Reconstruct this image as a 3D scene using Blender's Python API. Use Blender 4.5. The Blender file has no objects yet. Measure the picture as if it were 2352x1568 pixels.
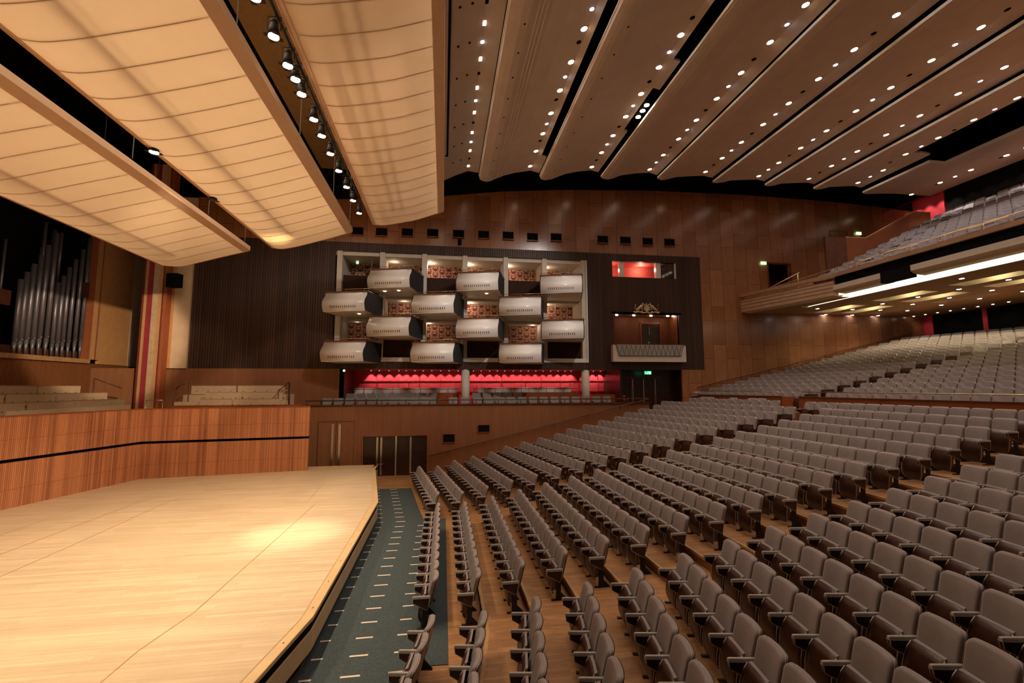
import bpy, math, random
from mathutils import Vector, Matrix
random.seed(7)
C = bpy.context.scene.collection
ORD = ['zeroth','first','second','third','fourth','fifth','sixth','seventh','eighth','ninth','tenth','eleventh','twelfth','thirteenth','fourteenth','fifteenth','sixteenth','seventeenth','eighteenth','nineteenth','twentieth','twenty-first','twenty-second','twenty-third','twenty-fourth','twenty-fifth','twenty-sixth','twenty-seventh','twenty-eighth']
rad = math.radians

# ------------------------------------------------------------------ mesh builder
class MB:
    def __init__(s): s.v=[]; s.f=[]; s.m=[]
    def add(s, vs, fs, m=0):
        o=len(s.v); s.v.extend([tuple(p) for p in vs]); s.f.extend([tuple(i+o for i in f) for f in fs]); s.m.extend([m]*len(fs)); return s
    def box(s,x0,x1,y0,y1,z0,z1,m=0):
        if x0>x1:x0,x1=x1,x0
        if y0>y1:y0,y1=y1,y0
        if z0>z1:z0,z1=z1,z0
        return s.add([(x0,y0,z0),(x1,y0,z0),(x1,y1,z0),(x0,y1,z0),(x0,y0,z1),(x1,y0,z1),(x1,y1,z1),(x0,y1,z1)],
              [(0,3,2,1),(4,5,6,7),(0,1,5,4),(1,2,6,5),(2,3,7,6),(3,0,4,7)],m)
    def prism(s,poly,ax,a,b,m=0):
        """poly 2d; ax 'y': poly=(x,z); 'x': poly=(y,z); 'z': poly=(x,y)"""
        def P(p,t): return {'y':(p[0],t,p[1]),'x':(t,p[0],p[1]),'z':(p[0],p[1],t)}[ax]
        n=len(poly); area=sum(poly[i][0]*poly[(i+1)%n][1]-poly[(i+1)%n][0]*poly[i][1] for i in range(n))
        if area<0: poly=poly[::-1]
        vs=[P(p,a) for p in poly]+[P(p,b) for p in poly]
        fl=(ax=='y')
        fs=[tuple(range(n))[::-1],tuple(range(n,2*n))]+[(i,(i+1)%n,n+(i+1)%n,n+i) for i in range(n)]
        if fl: fs=[f[::-1] for f in fs]
        if b<a: fs=[f[::-1] for f in fs]
        return s.add(vs,fs,m)
    def tube(s,pts,r,n=8,m=0,cap=True):
        pts=[Vector(p) for p in pts]; k=len(pts); vs=[]
        for i,p in enumerate(pts):
            d=(pts[min(i+1,k-1)]-pts[max(i-1,0)]); d.normalize()
            up=Vector((0,0,1)) if abs(d.z)<.95 else Vector((1,0,0))
            a=d.cross(up).normalized(); b=a.cross(d)
            rr=r[i] if isinstance(r,(list,tuple)) else r
            for j in range(n):
                t=2*math.pi*j/n; vs.append(p+a*math.cos(t)*rr+b*math.sin(t)*rr)
        fs=[(i*n+j,i*n+(j+1)%n,(i+1)*n+(j+1)%n,(i+1)*n+j) for i in range(k-1) for j in range(n)]
        if cap: fs+= [tuple(range(n))[::-1],tuple(range((k-1)*n,k*n))]
        return s.add(vs,fs,m)
    def cyl(s,c,r,h,n=20,m=0): return s.tube([c,(c[0],c[1],c[2]+h)],r,n,m)
    def merge(s,o,M=None,mo=0):
        vs=[(M@Vector(p)) for p in o.v] if M else o.v
        k=len(s.v); s.v.extend([tuple(p) for p in vs]); s.f.extend([tuple(i+k for i in f) for f in o.f]); s.m.extend([i+mo for i in o.m]); return s
    def build(s,name,mats,parent=None,smooth=False,loc=None):
        me=bpy.data.meshes.new(name); me.from_pydata(s.v,[],s.f)
        if not isinstance(mats,(list,tuple)): mats=[mats]
        for m in mats: me.materials.append(m)
        me.polygons.foreach_set('material_index',s.m)
        if smooth: me.polygons.foreach_set('use_smooth',[True]*len(s.f))
        me.update()
        o=bpy.data.objects.new(name,me); C.objects.link(o)
        if smooth=='auto':
            pass
        if parent is not None: o.parent=parent
        if loc is not None: o.location=loc
        return o
def tag(o,label=None,cat=None,group=None,kind=None):
    if label: o['label']=label
    if cat: o['category']=cat
    if group: o['group']=group
    if kind: o['kind']=kind
    return o
def empty(name,loc,rz=0,label=None,cat=None,group=None,kind=None):
    o=bpy.data.objects.new(name,None); C.objects.link(o); o.location=loc; o.rotation_euler=(0,0,rz); o.empty_display_size=.2
    return tag(o,label,cat,group,kind)
def ST(name,mb,mats,label,smooth=False):
    return tag(mb.build(name,mats,smooth=smooth),label,'wall' if name.startswith('wall') else name.split('_')[0],kind='structure')
def dup(root,loc,rz,label=None,group=None):
    r=root.copy(); C.objects.link(r); r.location=loc; r.rotation_euler=(0,0,rz)
    if label: r['label']=label
    if group: r['group']=group
    for ch in list(root.children):
        c=ch.copy(); C.objects.link(c); c.parent=r
        for g in ch.children:
            d=g.copy(); C.objects.link(d); d.parent=c
    return r

# ------------------------------------------------------------------ materials
def newmat(name):
    m=bpy.data.materials.new(name); m.use_nodes=True; nt=m.node_tree
    b=nt.nodes['Principled BSDF']; return m,nt,b
def N(nt,t,**kw):
    n=nt.nodes.new(t)
    for k,v in kw.items(): setattr(n,k,v)
    return n
def mix(nt,fac,a,b,bt='MIX'):
    n=N(nt,'ShaderNodeMix',data_type='RGBA',blend_type=bt)
    for i,v in ((0,fac),(6,a),(7,b)):
        if hasattr(v,'links') or hasattr(v,'is_linked'): nt.links.new(v,n.inputs[i])
        else: n.inputs[i].default_value=v if i==0 else (v[0],v[1],v[2],1)
    return n.outputs[2]
def math_(nt,op,a,b=None,c=None):
    n=N(nt,'ShaderNodeMath',operation=op)
    for i,v in enumerate((a,b,c)):
        if v is None: continue
        if hasattr(v,'is_linked'): nt.links.new(v,n.inputs[i])
        else: n.inputs[i].default_value=v
    return n.outputs[0]
def objco(nt,scale=(1,1,1),rot=(0,0,0)):
    t=N(nt,'ShaderNodeTexCoord'); mp=N(nt,'ShaderNodeMapping'); nt.links.new(t.outputs['Object'],mp.inputs[0])
    mp.inputs['Scale'].default_value=scale; mp.inputs['Rotation'].default_value=rot
    return mp.outputs[0]
def noise(nt,vec,scale,detail=3,rough=.55):
    n=N(nt,'ShaderNodeTexNoise'); nt.links.new(vec,n.inputs['Vector']); n.inputs['Scale'].default_value=scale; n.inputs['Detail'].default_value=detail; n.inputs['Roughness'].default_value=rough
    return n.outputs[0]
def ramp(nt,fac,p0,p1):
    n=N(nt,'ShaderNodeMapRange'); nt.links.new(fac,n.inputs[0]); n.inputs[1].default_value=p0; n.inputs[2].default_value=p1
    return n.outputs[0]
def bump(nt,b,h,strength=.3,dist=.01):
    n=N(nt,'ShaderNodeBump'); n.inputs['Strength'].default_value=strength; n.inputs['Distance'].default_value=dist
    nt.links.new(h,n.inputs['Height']); nt.links.new(n.outputs[0],b.inputs['Normal'])
def plain(name,col,rough=.6,metal=0,var=.12,nscale=6,spec=.5,bmp=0):
    m,nt,b=newmat(name)
    v=objco(nt); n=noise(nt,v,nscale,4)
    dark=[c*(1-var) for c in col]; lite=[min(1,c*(1+var)) for c in col]
    nt.links.new(mix(nt,ramp(nt,n,.3,.7),dark,lite),b.inputs['Base Color'])
    b.inputs['Roughness'].default_value=rough; b.inputs['Metallic'].default_value=metal; b.inputs['Specular IOR Level'].default_value=spec
    if bmp: bump(nt,b,n,bmp,.005)
    return m
def slat(name,c1,c2,gap,pitch,direction=(1,0,0),rough=.45,groove=.18,vary=.8,spec=.4,streak=3.0):
    m,nt,b=newmat(name)
    v=objco(nt)
    d=N(nt,'ShaderNodeVectorMath',operation='DOT_PRODUCT'); nt.links.new(v,d.inputs[0]); d.inputs[1].default_value=direction
    u=math_(nt,'DIVIDE',d.outputs['Value'],pitch)
    fl=math_(nt,'FLOOR',u); fr=math_(nt,'FRACT',u)
    wn=N(nt,'ShaderNodeTexWhiteNoise',noise_dimensions='1D'); nt.links.new(fl,wn.inputs['W'])
    # broad board-to-board tone with a slow drift along the wall
    fl2=math_(nt,'FLOOR',math_(nt,'DIVIDE',u,4.0)); wn2=N(nt,'ShaderNodeTexWhiteNoise',noise_dimensions='1D'); nt.links.new(fl2,wn2.inputs['W'])
    cx=N(nt,'ShaderNodeCombineXYZ'); nt.links.new(d.outputs['Value'],cx.inputs[0])
    sp=N(nt,'ShaderNodeSeparateXYZ'); nt.links.new(v,sp.inputs[0]); nt.links.new(math_(nt,'MULTIPLY',sp.outputs[2],.12),cx.inputs[2])
    ns=noise(nt,cx.outputs[0],streak,5,.6)
    t=math_(nt,'ADD',math_(nt,'MULTIPLY',wn.outputs['Value'],.3*vary),math_(nt,'ADD',math_(nt,'MULTIPLY',wn2.outputs['Value'],.25*vary),math_(nt,'MULTIPLY',ns,.6)))
    col=mix(nt,ramp(nt,t,.15,.9),c1,c2)
    g=math_(nt,'LESS_THAN',fr,groove)
    nt.links.new(mix(nt,g,col,gap),b.inputs['Base Color'])
    b.inputs['Roughness'].default_value=rough; b.inputs['Specular IOR Level'].default_value=spec
    pp=math_(nt,'PINGPONG',fr,.5); bump(nt,b,ramp(nt,pp,0,.12),.6,.015)
    return m
def planks(name,c1,c2,mortar,length,width,swap,rough=.3,msize=.004,grain=(1,1,1),gs=6,bmp=.2,spec=.5,off=.5,gamt=.5,wear=.3):
    """swap: function mapping (x,y,z) order -> brick U,V,W indices"""
    m,nt,b=newmat(name)
    v=objco(nt); sp=N(nt,'ShaderNodeSeparateXYZ'); nt.links.new(v,sp.inputs[0])
    cb=N(nt,'ShaderNodeCombineXYZ')
    for i,k in enumerate(swap):
        nt.links.new(sp.outputs[k],cb.inputs[i])
    br=N(nt,'ShaderNodeTexBrick'); br.offset=off; br.offset_frequency=2; nt.links.new(cb.outputs[0],br.inputs['Vector'])
    br.inputs['Scale'].default_value=1; br.inputs['Brick Width'].default_value=length; br.inputs['Row Height'].default_value=width; br.inputs['Mortar Size'].default_value=msize
    br.inputs['Color1'].default_value=(*c1,1); br.inputs['Color2'].default_value=(*c2,1); br.inputs['Mortar'].default_value=(*mortar,1); br.inputs['Mortar Smooth'].default_value=.2
    v2=objco(nt,scale=grain); n=noise(nt,v2,gs,6,.65)
    col=mix(nt,math_(nt,'MULTIPLY',ramp(nt,n,.35,.75),gamt),br.outputs['Color'],[c*.62 for c in c1],'MIX')
    n2=noise(nt,v,.9,5,.7); col=mix(nt,math_(nt,'MULTIPLY',ramp(nt,n2,.45,.72),wear),col,[c*.55 for c in c1])
    nt.links.new(col,b.inputs['Base Color']); b.inputs['Specular IOR Level'].default_value=spec
    nt.links.new(math_(nt,'ADD',math_(nt,'MULTIPLY',n,.15),rough-.07),b.inputs['Roughness'])
    bump(nt,b,math_(nt,'SUBTRACT',math_(nt,'MULTIPLY',n,.15),br.outputs['Fac']),bmp,.004)
    return m
def emit(name,col,strength):
    m,nt,b=newmat(name); b.inputs['Base Color'].default_value=(0.02,.02,.02,1)
    b.inputs['Emission Color'].default_value=(*col,1); b.inputs['Emission Strength'].default_value=strength
    return m
def fabric(name,col,scale=160,var=.25):
    m,nt,b=newmat(name); v=objco(nt)
    w=N(nt,'ShaderNodeTexWave'); w.bands_direction='DIAGONAL'; nt.links.new(v,w.inputs[0]); w.inputs['Scale'].default_value=scale; w.inputs['Distortion'].default_value=.6
    n=noise(nt,v,9,3)
    f=math_(nt,'ADD',math_(nt,'MULTIPLY',w.outputs['Fac'],.4),math_(nt,'MULTIPLY',n,.6))
    nt.links.new(mix(nt,f,[c*(1-var) for c in col],[c*(1+var) for c in col]),b.inputs['Base Color'])
    b.inputs['Roughness'].default_value=.85; b.inputs['Specular IOR Level'].default_value=.25; b.inputs['Sheen Weight'].default_value=.15
    bump(nt,b,w.outputs['Fac'],.15,.002)
    return m
A10=rad(9.5)
M={}
M['stagewall']=slat('rust cedar slats',(.24,.072,.032),(.62,.25,.11),(.12,.035,.015),.05,(.16,-.987,0),groove=.1,vary=1.3)
M['stageside']=slat('rust cedar slats side',(.24,.072,.032),(.62,.25,.11),(.12,.035,.015),.05,(1,0,0),groove=.1,vary=1.3)
M['fluted']=slat('fluted brown wall',(.27,.105,.045),(.42,.175,.075),(.10,.038,.016),.066,(1,0,0),groove=.2,vary=.4)
M['flutedx']=slat('fluted brown wall along depth',(.26,.09,.03),(.40,.15,.05),(.05,.018,.006),.075,(0,1,0),groove=.3,vary=.4)
M['darkslat']=slat('dark slatted wall',(.030,.012,.006),(.076,.032,.016),(.013,.006,.004),.13,(1,0,0),groove=.22,vary=1.2,rough=.5,streak=2)
M['panelwood']=planks('glossy walnut panels',(.29,.115,.047),(.44,.185,.080),(.09,.03,.013),2.35,.86,(2,0,1),rough=.22,msize=.012,grain=(5,5,.35),gs=3,spec=.6,off=.37,gamt=.6)
M['panelwoodx']=planks('glossy walnut panels depth',(.29,.115,.047),(.44,.185,.080),(.09,.03,.013),2.35,.86,(2,1,0),rough=.22,msize=.012,grain=(5,5,.35),gs=3,spec=.6,off=.37,gamt=.6)
M['stage']=planks('pale stage boards',(.58,.42,.26),(.70,.53,.34),(.46,.31,.17),1.9,.09,(0,1,2),rough=.42,msize=.002,grain=(.22,5,1),gs=3.2,bmp=.08,spec=.35,gamt=.62,wear=.22)
M['stageedge']=plain('pale stage edging',(.60,.40,.20),.4,var=.08,nscale=3)
M['floorwood']=planks('worn teak floor strips',(.36,.165,.062),(.56,.285,.115),(.19,.085,.035),.95,.075,(0,1,2),rough=.38,msize=.002,grain=(.8,6,1),gs=3,bmp=.1,spec=.45,gamt=.85,wear=.55)
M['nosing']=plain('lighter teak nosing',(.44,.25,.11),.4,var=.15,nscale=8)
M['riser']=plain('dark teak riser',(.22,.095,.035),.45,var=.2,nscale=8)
M['carpet']=plain('teal grey carpet',(.052,.064,.064),.95,var=.22,nscale=30,spec=.1)
M['tape']=plain('pale tape mark',(.62,.48,.38),.8,var=.08)
M['fab']=fabric('grey brown seat fabric',(.275,.227,.214))
M['fabT']=fabric('pale grey seat fabric',(.30,.28,.26))
M['armpad']=plain('grey arm upholstery',(.34,.29,.25),.6,var=.12,nscale=20)
M['chairwood']=plain('dark rosewood shell',(.042,.015,.008),.33,var=.5,nscale=5,spec=.6)
M['piping']=plain('beige edge piping',(.52,.42,.35),.4,var=.05)
M['blackmetal']=plain('black iron',(.010,.009,.009),.55,var=.1)
M['black']=plain('matt black',(.006,.006,.007),.9,var=.1,spec=.1)
M['blackbox']=plain('black felt side',(.018,.016,.018),.8,var=.2)
M['white']=plain('white painted panel',(.78,.73,.68),.28,var=.03,nscale=2,spec=.5)
M['cream']=plain('cream plaster',(.66,.58,.48),.75,var=.04,nscale=2)
M['ceil']=plain('beige acoustic ceiling',(.70,.59,.53),.8,var=.05,nscale=1.5)
M['ceiledge']=plain('cream edge with lamp glow',(.88,.84,.74),.4,var=.03)
M['ceilgrey']=plain('grey beige ceiling',(.60,.52,.46),.8,var=.05,nscale=1.5)
M['olive']=plain('olive brown soffit',(.20,.12,.04),.8,var=.1)
M['red']=plain('crimson acoustic panel',(.56,.034,.055),.75,var=.1,nscale=12)
M['darkred']=plain('dark red panel',(.30,.015,.02),.8,var=.1)
M['railwood']=plain('dark brown rail',(.12,.04,.018),.35,var=.2,nscale=5)
M['brass']=plain('brass',(.82,.62,.38),.3,metal=1,var=.05)
M['steel']=plain('brushed metal',(.74,.64,.50),.35,metal=1,var=.05)
M['doorwood']=plain('near black door veneer',(.035,.014,.009),.28,var=.35,nscale=4)
M['door']=slat('brown door boards',(.06,.02,.01),(.10,.035,.015),(.03,.01,.006),.14,(1,0,0),groove=.06)
M['cherry']=plain('red brown balustrade wood',(.30,.085,.028),.35,var=.15,nscale=1.5)
M['bench']=plain('blond bench ply',(.60,.44,.29),.5,var=.06,nscale=5)
M['pipe']=plain('tin organ pipe',(.22,.20,.23),.42,metal=.6,var=.15,nscale=2)
M['organbrown']=plain('organ red brown block',(.10,.028,.012),.7)
M['orange']=plain('orange felt panel',(.56,.27,.10),.85,var=.08,nscale=3)
M['tan']=plain('tan felt panel',(.64,.46,.31),.85,var=.06,nscale=3)
M['tan2']=plain('yellow tan strip',(.48,.27,.12),.8,var=.08,nscale=3)
M['maroon']=plain('maroon stripe',(.17,.02,.012),.7,var=.1)
M['crimson']=plain('crimson stripe',(.28,.025,.03),.7,var=.1)
M['rust']=plain('rust stripe',(.33,.09,.03),.7,var=.1)
M['gold']=plain('aged gilt relief',(.60,.44,.25),.5,metal=.2,var=.25,nscale=14)
M['zig']=plain('grey zigzag cloth',(.33,.31,.27),.8,var=.08)
M['motif']=plain('cream wallpaper motif',(.80,.62,.46),.8,var=.05)
M['motifred']=plain('dark red wallpaper ground',(.22,.025,.02),.8,var=.1)
M['glass']=plain('dark glass',(.05,.02,.02),.05,var=.1,spec=.8)
M['lampwarm']=emit('warm lamp face',(1,.72,.45),26)
M['lampcool']=emit('cool lamp face',(.85,.92,1),40)
M['lampsmall']=emit('small warm lamp face',(1,.8,.6),16)
M['cove']=emit('yellow cove tube',(1,.86,.48),3.6)
M['signgreen']=emit('green exit sign',(.02,.75,.32),1.0)
M['signgreenlight']=emit('pale green exit sign',(.45,1,.35),3.0)
M['signgreendim']=emit('dim green sign',(.4,.8,.3),.7)
M['signwhite']=emit('white sign figure',(.85,1,.9),1.6)
M['lampfaint']=emit('shielded lamp face',(1,.8,.6),3)
M['ring']=plain('lamp trim ring',(.12,.09,.07),.5)
# cloth that lets light through
m,nt,b=newmat('warm canopy cloth'); M['cloth']=m
v=objco(nt); n=noise(nt,v,1.2,3); n2=noise(nt,v,60,2)
col=mix(nt,ramp(nt,n,.3,.7),(.78,.56,.36),(.84,.62,.42))
b.inputs['Roughness'].default_value=.8; b.inputs['Specular IOR Level'].default_value=.1; nt.links.new(col,b.inputs['Base Color'])
tr=N(nt,'ShaderNodeBsdfTranslucent'); nt.links.new(mix(nt,.5,col,(.88,.60,.36)),tr.inputs[0])
ms=N(nt,'ShaderNodeMixShader'); ms.inputs[0].default_value=.5
nt.links.new(b.outputs[0],ms.inputs[1]); nt.links.new(tr.outputs[0],ms.inputs[2]); nt.links.new(ms.outputs[0],nt.nodes['Material Output'].inputs[0])
M['infill']=plain('matt dark brown panel',(.045,.020,.013),.8,var=.2,spec=.15)
M['seam']=plain('cloth seam with rib shade',(.60,.41,.27),.85,var=.04)
M['canopyframe']=plain('cloth covered frame',(.74,.50,.34),.8,var=.03)

# ------------------------------------------------------------------ camera
f=1030.; D=Vector((-158,105,f)); V=Vector((-32,-(f*f+158*32)/105,f))
Yb=D.normalized(); Zb=V.normalized(); Xb=Yb.cross(-Zb).normalized()
if Xb[0]<0: Xb=-Xb
EYE=Vector((0,0,4.5))
right=Vector((Xb[0],Yb[0],Zb[0])); down=Vector((Xb[1],Yb[1],Zb[1])); fwd=Vector((Xb[2],Yb[2],Zb[2]))
cam=bpy.data.cameras.new('camera'); co=bpy.data.objects.new('camera',cam); C.objects.link(co)
R=Matrix((right,-down,-fwd)).transposed().to_4x4(); co.matrix_world=Matrix.Translation(EYE)@R
cam.sensor_width=36; cam.lens=f/2352*36; cam.clip_start=.05; cam.clip_end=200
bpy.context.scene.camera=co
def proj(p):
    d=Vector(p)-EYE; z=d.dot(fwd)
    if z<.3: return None
    return (1176+f*d.dot(right)/z, 784+f*d.dot(down)/z, z)

# ------------------------------------------------------------------ layout numbers
TIP=[-.53,.30,1.17,2.05,2.93,3.82,4.70,5.57,6.46,7.33,8.22,9.10,9.98,10.86,11.70,12.58,13.42,14.25]
FZ=[0,0,.155,.33,.51,.70,.89,1.08,1.27,1.46,1.66,1.86,2.05,2.24,2.43,2.62,2.81,3.0]
TA=math.tan(A10)
YN,YF=8.455,15.465
def kink(x,ylo=-.3,yhi=24.2):
    return [(x-TA*(YN-ylo),ylo),(x,YN),(x,YF),(x-TA*(yhi-YF),yhi)]

# ================================================================== FLOORS
mb=MB(); mb.box(-26,TIP[1]+.52,-.3,30,-.4,0)   # base floor
ST('floor',mb,M['floorwood'],'worn wooden floor strips in front of the stage and around the teal carpet')
for k in range(2,18):
    a=TIP[k-1]+.52; bx=TIP[k]+.52 if k<17 else 15.2
    yh=24.2 if k<14 else 27.5
    A=kink(a,yhi=yh); B=kink(bx,yhi=yh)
    if k==17: B=[(15.2-TA*17.7,-.3),(15.2,17.4-2*(17.4-11.96)),(15.2,17.4),(15.2-TA*(yh-17.4),yh)]
    mb=MB()
    poly=A+B[::-1]
    z=FZ[k]; zl=-.4
    vs=[(p[0],p[1],zl) for p in poly]+[(p[0],p[1],z) for p in poly]
    n=len(poly); fs=[]
    # top as three quads
    for i in range(3): fs.append((8+i,8+7-i,8+6-i,8+i+1))
    mb.add(vs,[t[::-1] if False else t for t in fs],0)
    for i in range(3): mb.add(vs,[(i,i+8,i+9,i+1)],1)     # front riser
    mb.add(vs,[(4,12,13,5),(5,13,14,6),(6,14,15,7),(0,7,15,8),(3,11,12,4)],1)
    # nosing strip along the front edge
    for i in range(3):
        p,q=A[i],A[i+1]
        mb.add([(p[0]-.012,p[1],z-.05),(q[0]-.012,q[1],z-.05),(q[0]-.012,q[1],z+.003),(p[0]-.012,p[1],z+.003),(p[0]+.05,p[1],z+.003),(q[0]+.05,q[1],z+.003)],[(0,3,2,1),(3,4,5,2)],2)
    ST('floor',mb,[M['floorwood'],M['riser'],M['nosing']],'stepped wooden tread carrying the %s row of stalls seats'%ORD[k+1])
# ---- rear stalls terrace
RT=[15.62+.85*j for j in range(18)]; RZ=[3.37+.197*j for j in range(18)]
def rk(x,ylo=-.3,yhi=25.2): return [(x-TA*(6.52-ylo),ylo),(x,6.52),(x,17.4),(x-TA*(yhi-17.4),yhi)]
mb=MB()
for j in range(18):
    A=rk(RT[j]-.38 if j==0 else RT[j-1]+.5); B=rk(RT[j]+.5 if j<17 else 31.7+3)
    if j==17: B=[(31.7,-.3),(31.7,6.52),(31.7,17.4),(31.7,25.2)]
    poly=A+B[::-1]; z=RZ[j]
    vs=[(p[0],p[1],-.4) for p in poly]+[(p[0],p[1],z) for p in poly]
    for i in range(3): mb.add(vs,[(8+i,8+7-i,8+6-i,8+i+1)],0)
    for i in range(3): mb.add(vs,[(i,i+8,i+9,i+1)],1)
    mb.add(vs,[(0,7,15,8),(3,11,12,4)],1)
ST('floor',mb,[M['floorwood'],M['riser']],'stepped floor of the rear stalls rising to the back wall under the balcony')

# ================================================================== WALLS
def wallXZ(name,x0,x1,z0,z1,y0,y1,holes,mats,label):
    xs=sorted(set([x0,x1]+[h[0] for h in holes]+[h[1] for h in holes])); zs=sorted(set([z0,z1]+[h[2] for h in holes]+[h[3] for h in holes]))
    xs=[x for x in xs if x0<=x<=x1]; zs=[z for z in zs if z0<=z<=z1]
    mb=MB()
    for i in range(len(xs)-1):
        j=0
        while j<len(zs)-1:
            cx=(xs[i]+xs[i+1])/2
            def solid(q): cz=(zs[q]+zs[q+1])/2; return not any(h[0]<cx<h[1] and h[2]<cz<h[3] for h in holes)
            if solid(j):
                e=j
                while e+1<len(zs)-1 and solid(e+1): e+=1
                mb.box(xs[i],xs[i+1],y0,y1,zs[j],zs[e+1]); j=e+1
            else: j+=1
    return ST(name,mb,mats,label)
WY=25.2
OPEN=(-5.92,8.35,5.92,12.0); WIN=(9.98,14.1,11.08,12.07); ROY=(10.0,14.15,7.0,8.85)
wallXZ('wall_far',-13.0,15.7,5.5,12.5,WY,WY+.22,[OPEN,WIN,ROY],M['darkslat'],'dark slatted timber wall around the opera boxes')
BD=(20.4,21.95,10.5,12.3)
wallXZ('wall_far',15.7,31.7,3.0,17.6,WY,WY+.22,[BD],M['panelwood'],'glossy walnut panelled side wall beside the rear stalls and balcony')
wallXZ('wall_far',-13.0,15.7,12.5,17.6,WY,WY+.22,[],M['panelwood'],'glossy walnut panelling above the dark slatted wall')
wallXZ('wall_far',14.2,15.7,2.4,5.5,WY,WY+.22,[],M['panelwood'],'short walnut wall right of the dark exit doors')
wallXZ('wall_far',-17.3,-5.3,2.6,5.5,WY,WY+.22,[],M['fluted'],'brown fluted wall behind the side choir benches')
wallXZ('wall_far',-6.9,11.55,-.1,3.58,24.2,24.42,[(-4.0,-.76,-.1,2.04)],M['fluted'],'low fluted timber wall under the side terrace rail')
# black void above walls and roof
top=[(-13,14.6),(-6,14.9),(-.1,15.47),(3.2,15.95),(7.2,16.32),(12.8,16.63),(18.7,16.75),(25,16.7),(31.9,16.41)]
mb=MB(); 
for i in range(len(top)-1):
    a,b_=top[i],top[i+1]; mb.prism([a,b_,(b_[0],19.5),(a[0],19.5)],'y',WY-.06,WY-.002)
mb.box(-22,31.7,WY+.3,WY+.4,17.6,19.6)
ST('wall_far',mb,M['black'],'black strip of wall above the walnut panelling')
mb=MB(); mb.box(-26,38,-1,30,19.5,19.8); ST('ceiling',mb,M['black'],'black roof void above the hung ceiling panels')
mb=MB(); mb.box(-22,-21.7,-1,30,0,19.6); ST('wall_left',mb,M['black'],'black depth behind the organ')
mb=MB(); mb.box(-22,-12.9,29.6,29.8,0,19.6); ST('wall_far',mb,M['black'],'black wall in the shadow beyond the organ')
# rear wall of hall
mb=MB(); mb.box(31.7,31.95,-1,25.2,6.2,9.4,0)
for y in (21.75,13.5): mb.box(31.66,31.7,y-.12,y+.12,6.8,9.4,1)
mb.box(31.66,31.7,24.62,25.2,6.8,9.4,1)
ST('wall_right',mb,[M['black'],M['red']],'black rear wall of the stalls with narrow red strips')
mb=MB(); mb.box(31.7,31.95,-1,25.2,13.2,19.5,0); mb.box(31.6,31.7,23.2,25.19,14.8,17.3,1)
ST('wall_right',mb,[M['black'],M['red']],'black rear wall behind the balcony with one bright red panel')

# ---- lower far wall details
mb=MB(); mb.box(-6.9,11.6,24.12,24.45,3.58,3.62)
ST('trim_1',mb,M['railwood'],'dark capping board along the top of the fluted terrace wall')
def rail(name,pts,posts,r,mat,label,cat='rail',h=None,group=None):
    t=empty(name,pts[0],0,label,cat,group)
    o=Vector(pts[0])
    MB().tube([Vector(p)-o for p in pts],r,8).build('handrail',mat,t,True)
    for a,b_ in posts:
        MB().tube([Vector(a)-o,Vector(b_)-o],r*.75,8).build('post',mat,t,True)
    return t
rail('terrace_rail',[(-6.9,24.2,3.83),(11.5,24.2,3.83)],[((x,24.2,3.62),(x,24.2,3.83)) for x in [-6.8+1.22*i for i in range(15)]],.03,M['railwood'],'long dark rail on top of the fluted side terrace wall')
rail('sloping_handrail',[(-.69,24.06,.95),(3,24.06,1.82),(10.2,24.06,3.52),(11.5,24.06,3.82)],[((x,24.06,.95+(x+.69)*.235),(x,24.2,.86+(x+.69)*.235)) for x in (.3,2.2,4.1,6.0,7.9,9.8)],.028,M['railwood'],'brown handrail climbing the fluted wall beside the front stalls')
rail('sloping_handrail',[(15.04,25.05,4.42),(22,25.05,6.0),(30.5,25.05,7.93)],[((x,25.05,4.42+(x-15.04)*.227),(x,25.2,4.32+(x-15.04)*.227)) for x in (16,18,20,22,24,26,28,30)],.03,M['railwood'],'dark handrail climbing the walnut wall beside the rear stalls')

# stage-level door pair handles + tall door lines
t=empty('door_1',(-5.35,24.2,.78),0,'fluted double door flush with the wall beside the stage','door',kind='structure')
mb=MB()
for x in (-.87,0,.87): mb.box(x-.008,x+.008,-.012,.0,-.6,2.0)
mb.box(-.87,.87,-.012,0,1.99,2.01)
mb.build('door_joint',M['blackmetal'],t)
for x in (-.22,.12):
    tag(MB().box(x,x+.12,-.06,-.012,-.2,1.86).build('handle',M['steel'],t),'tall brass push handle')
# doors to the arena floor
t=empty('door_2',(-2.38,24.2,0),0,'dark four-leaf doors with metal frames at floor level beyond the stage','door',kind='structure')
mb=MB(); mb.box(-1.68,1.68,-.05,.02,2.0,2.07); mb.box(-1.68,-1.62,-.05,.02,0,2.0); mb.box(1.58,1.68,-.05,.02,0,2.0)
mb.build('door_frame',M['cherry'],t)
MB().box(-.03,.05,-.03,.04,0,2.0).build('mullion',M['steel'],t)
for i,(a,b_) in enumerate([(-1.62,-.84),(-.84,-.04),(.06,.84),(.84,1.58)]):
    lf=MB().box(a+.01,b_-.01,.06,.1,.01,1.99).build('door_leaf',M['doorwood'],t)
    hx=b_-.14 if i%2==0 else a+.06
    if i!=3: MB().box(hx,hx+.09,.035,.06,.05,1.95).build('push_plate',M['steel'],lf)
    if i in (0,1): MB().tube([(hx+.0,.02,.55),(hx+.18,.0,.62)],.012,6).build('handle',M['brass'],lf)
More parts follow.
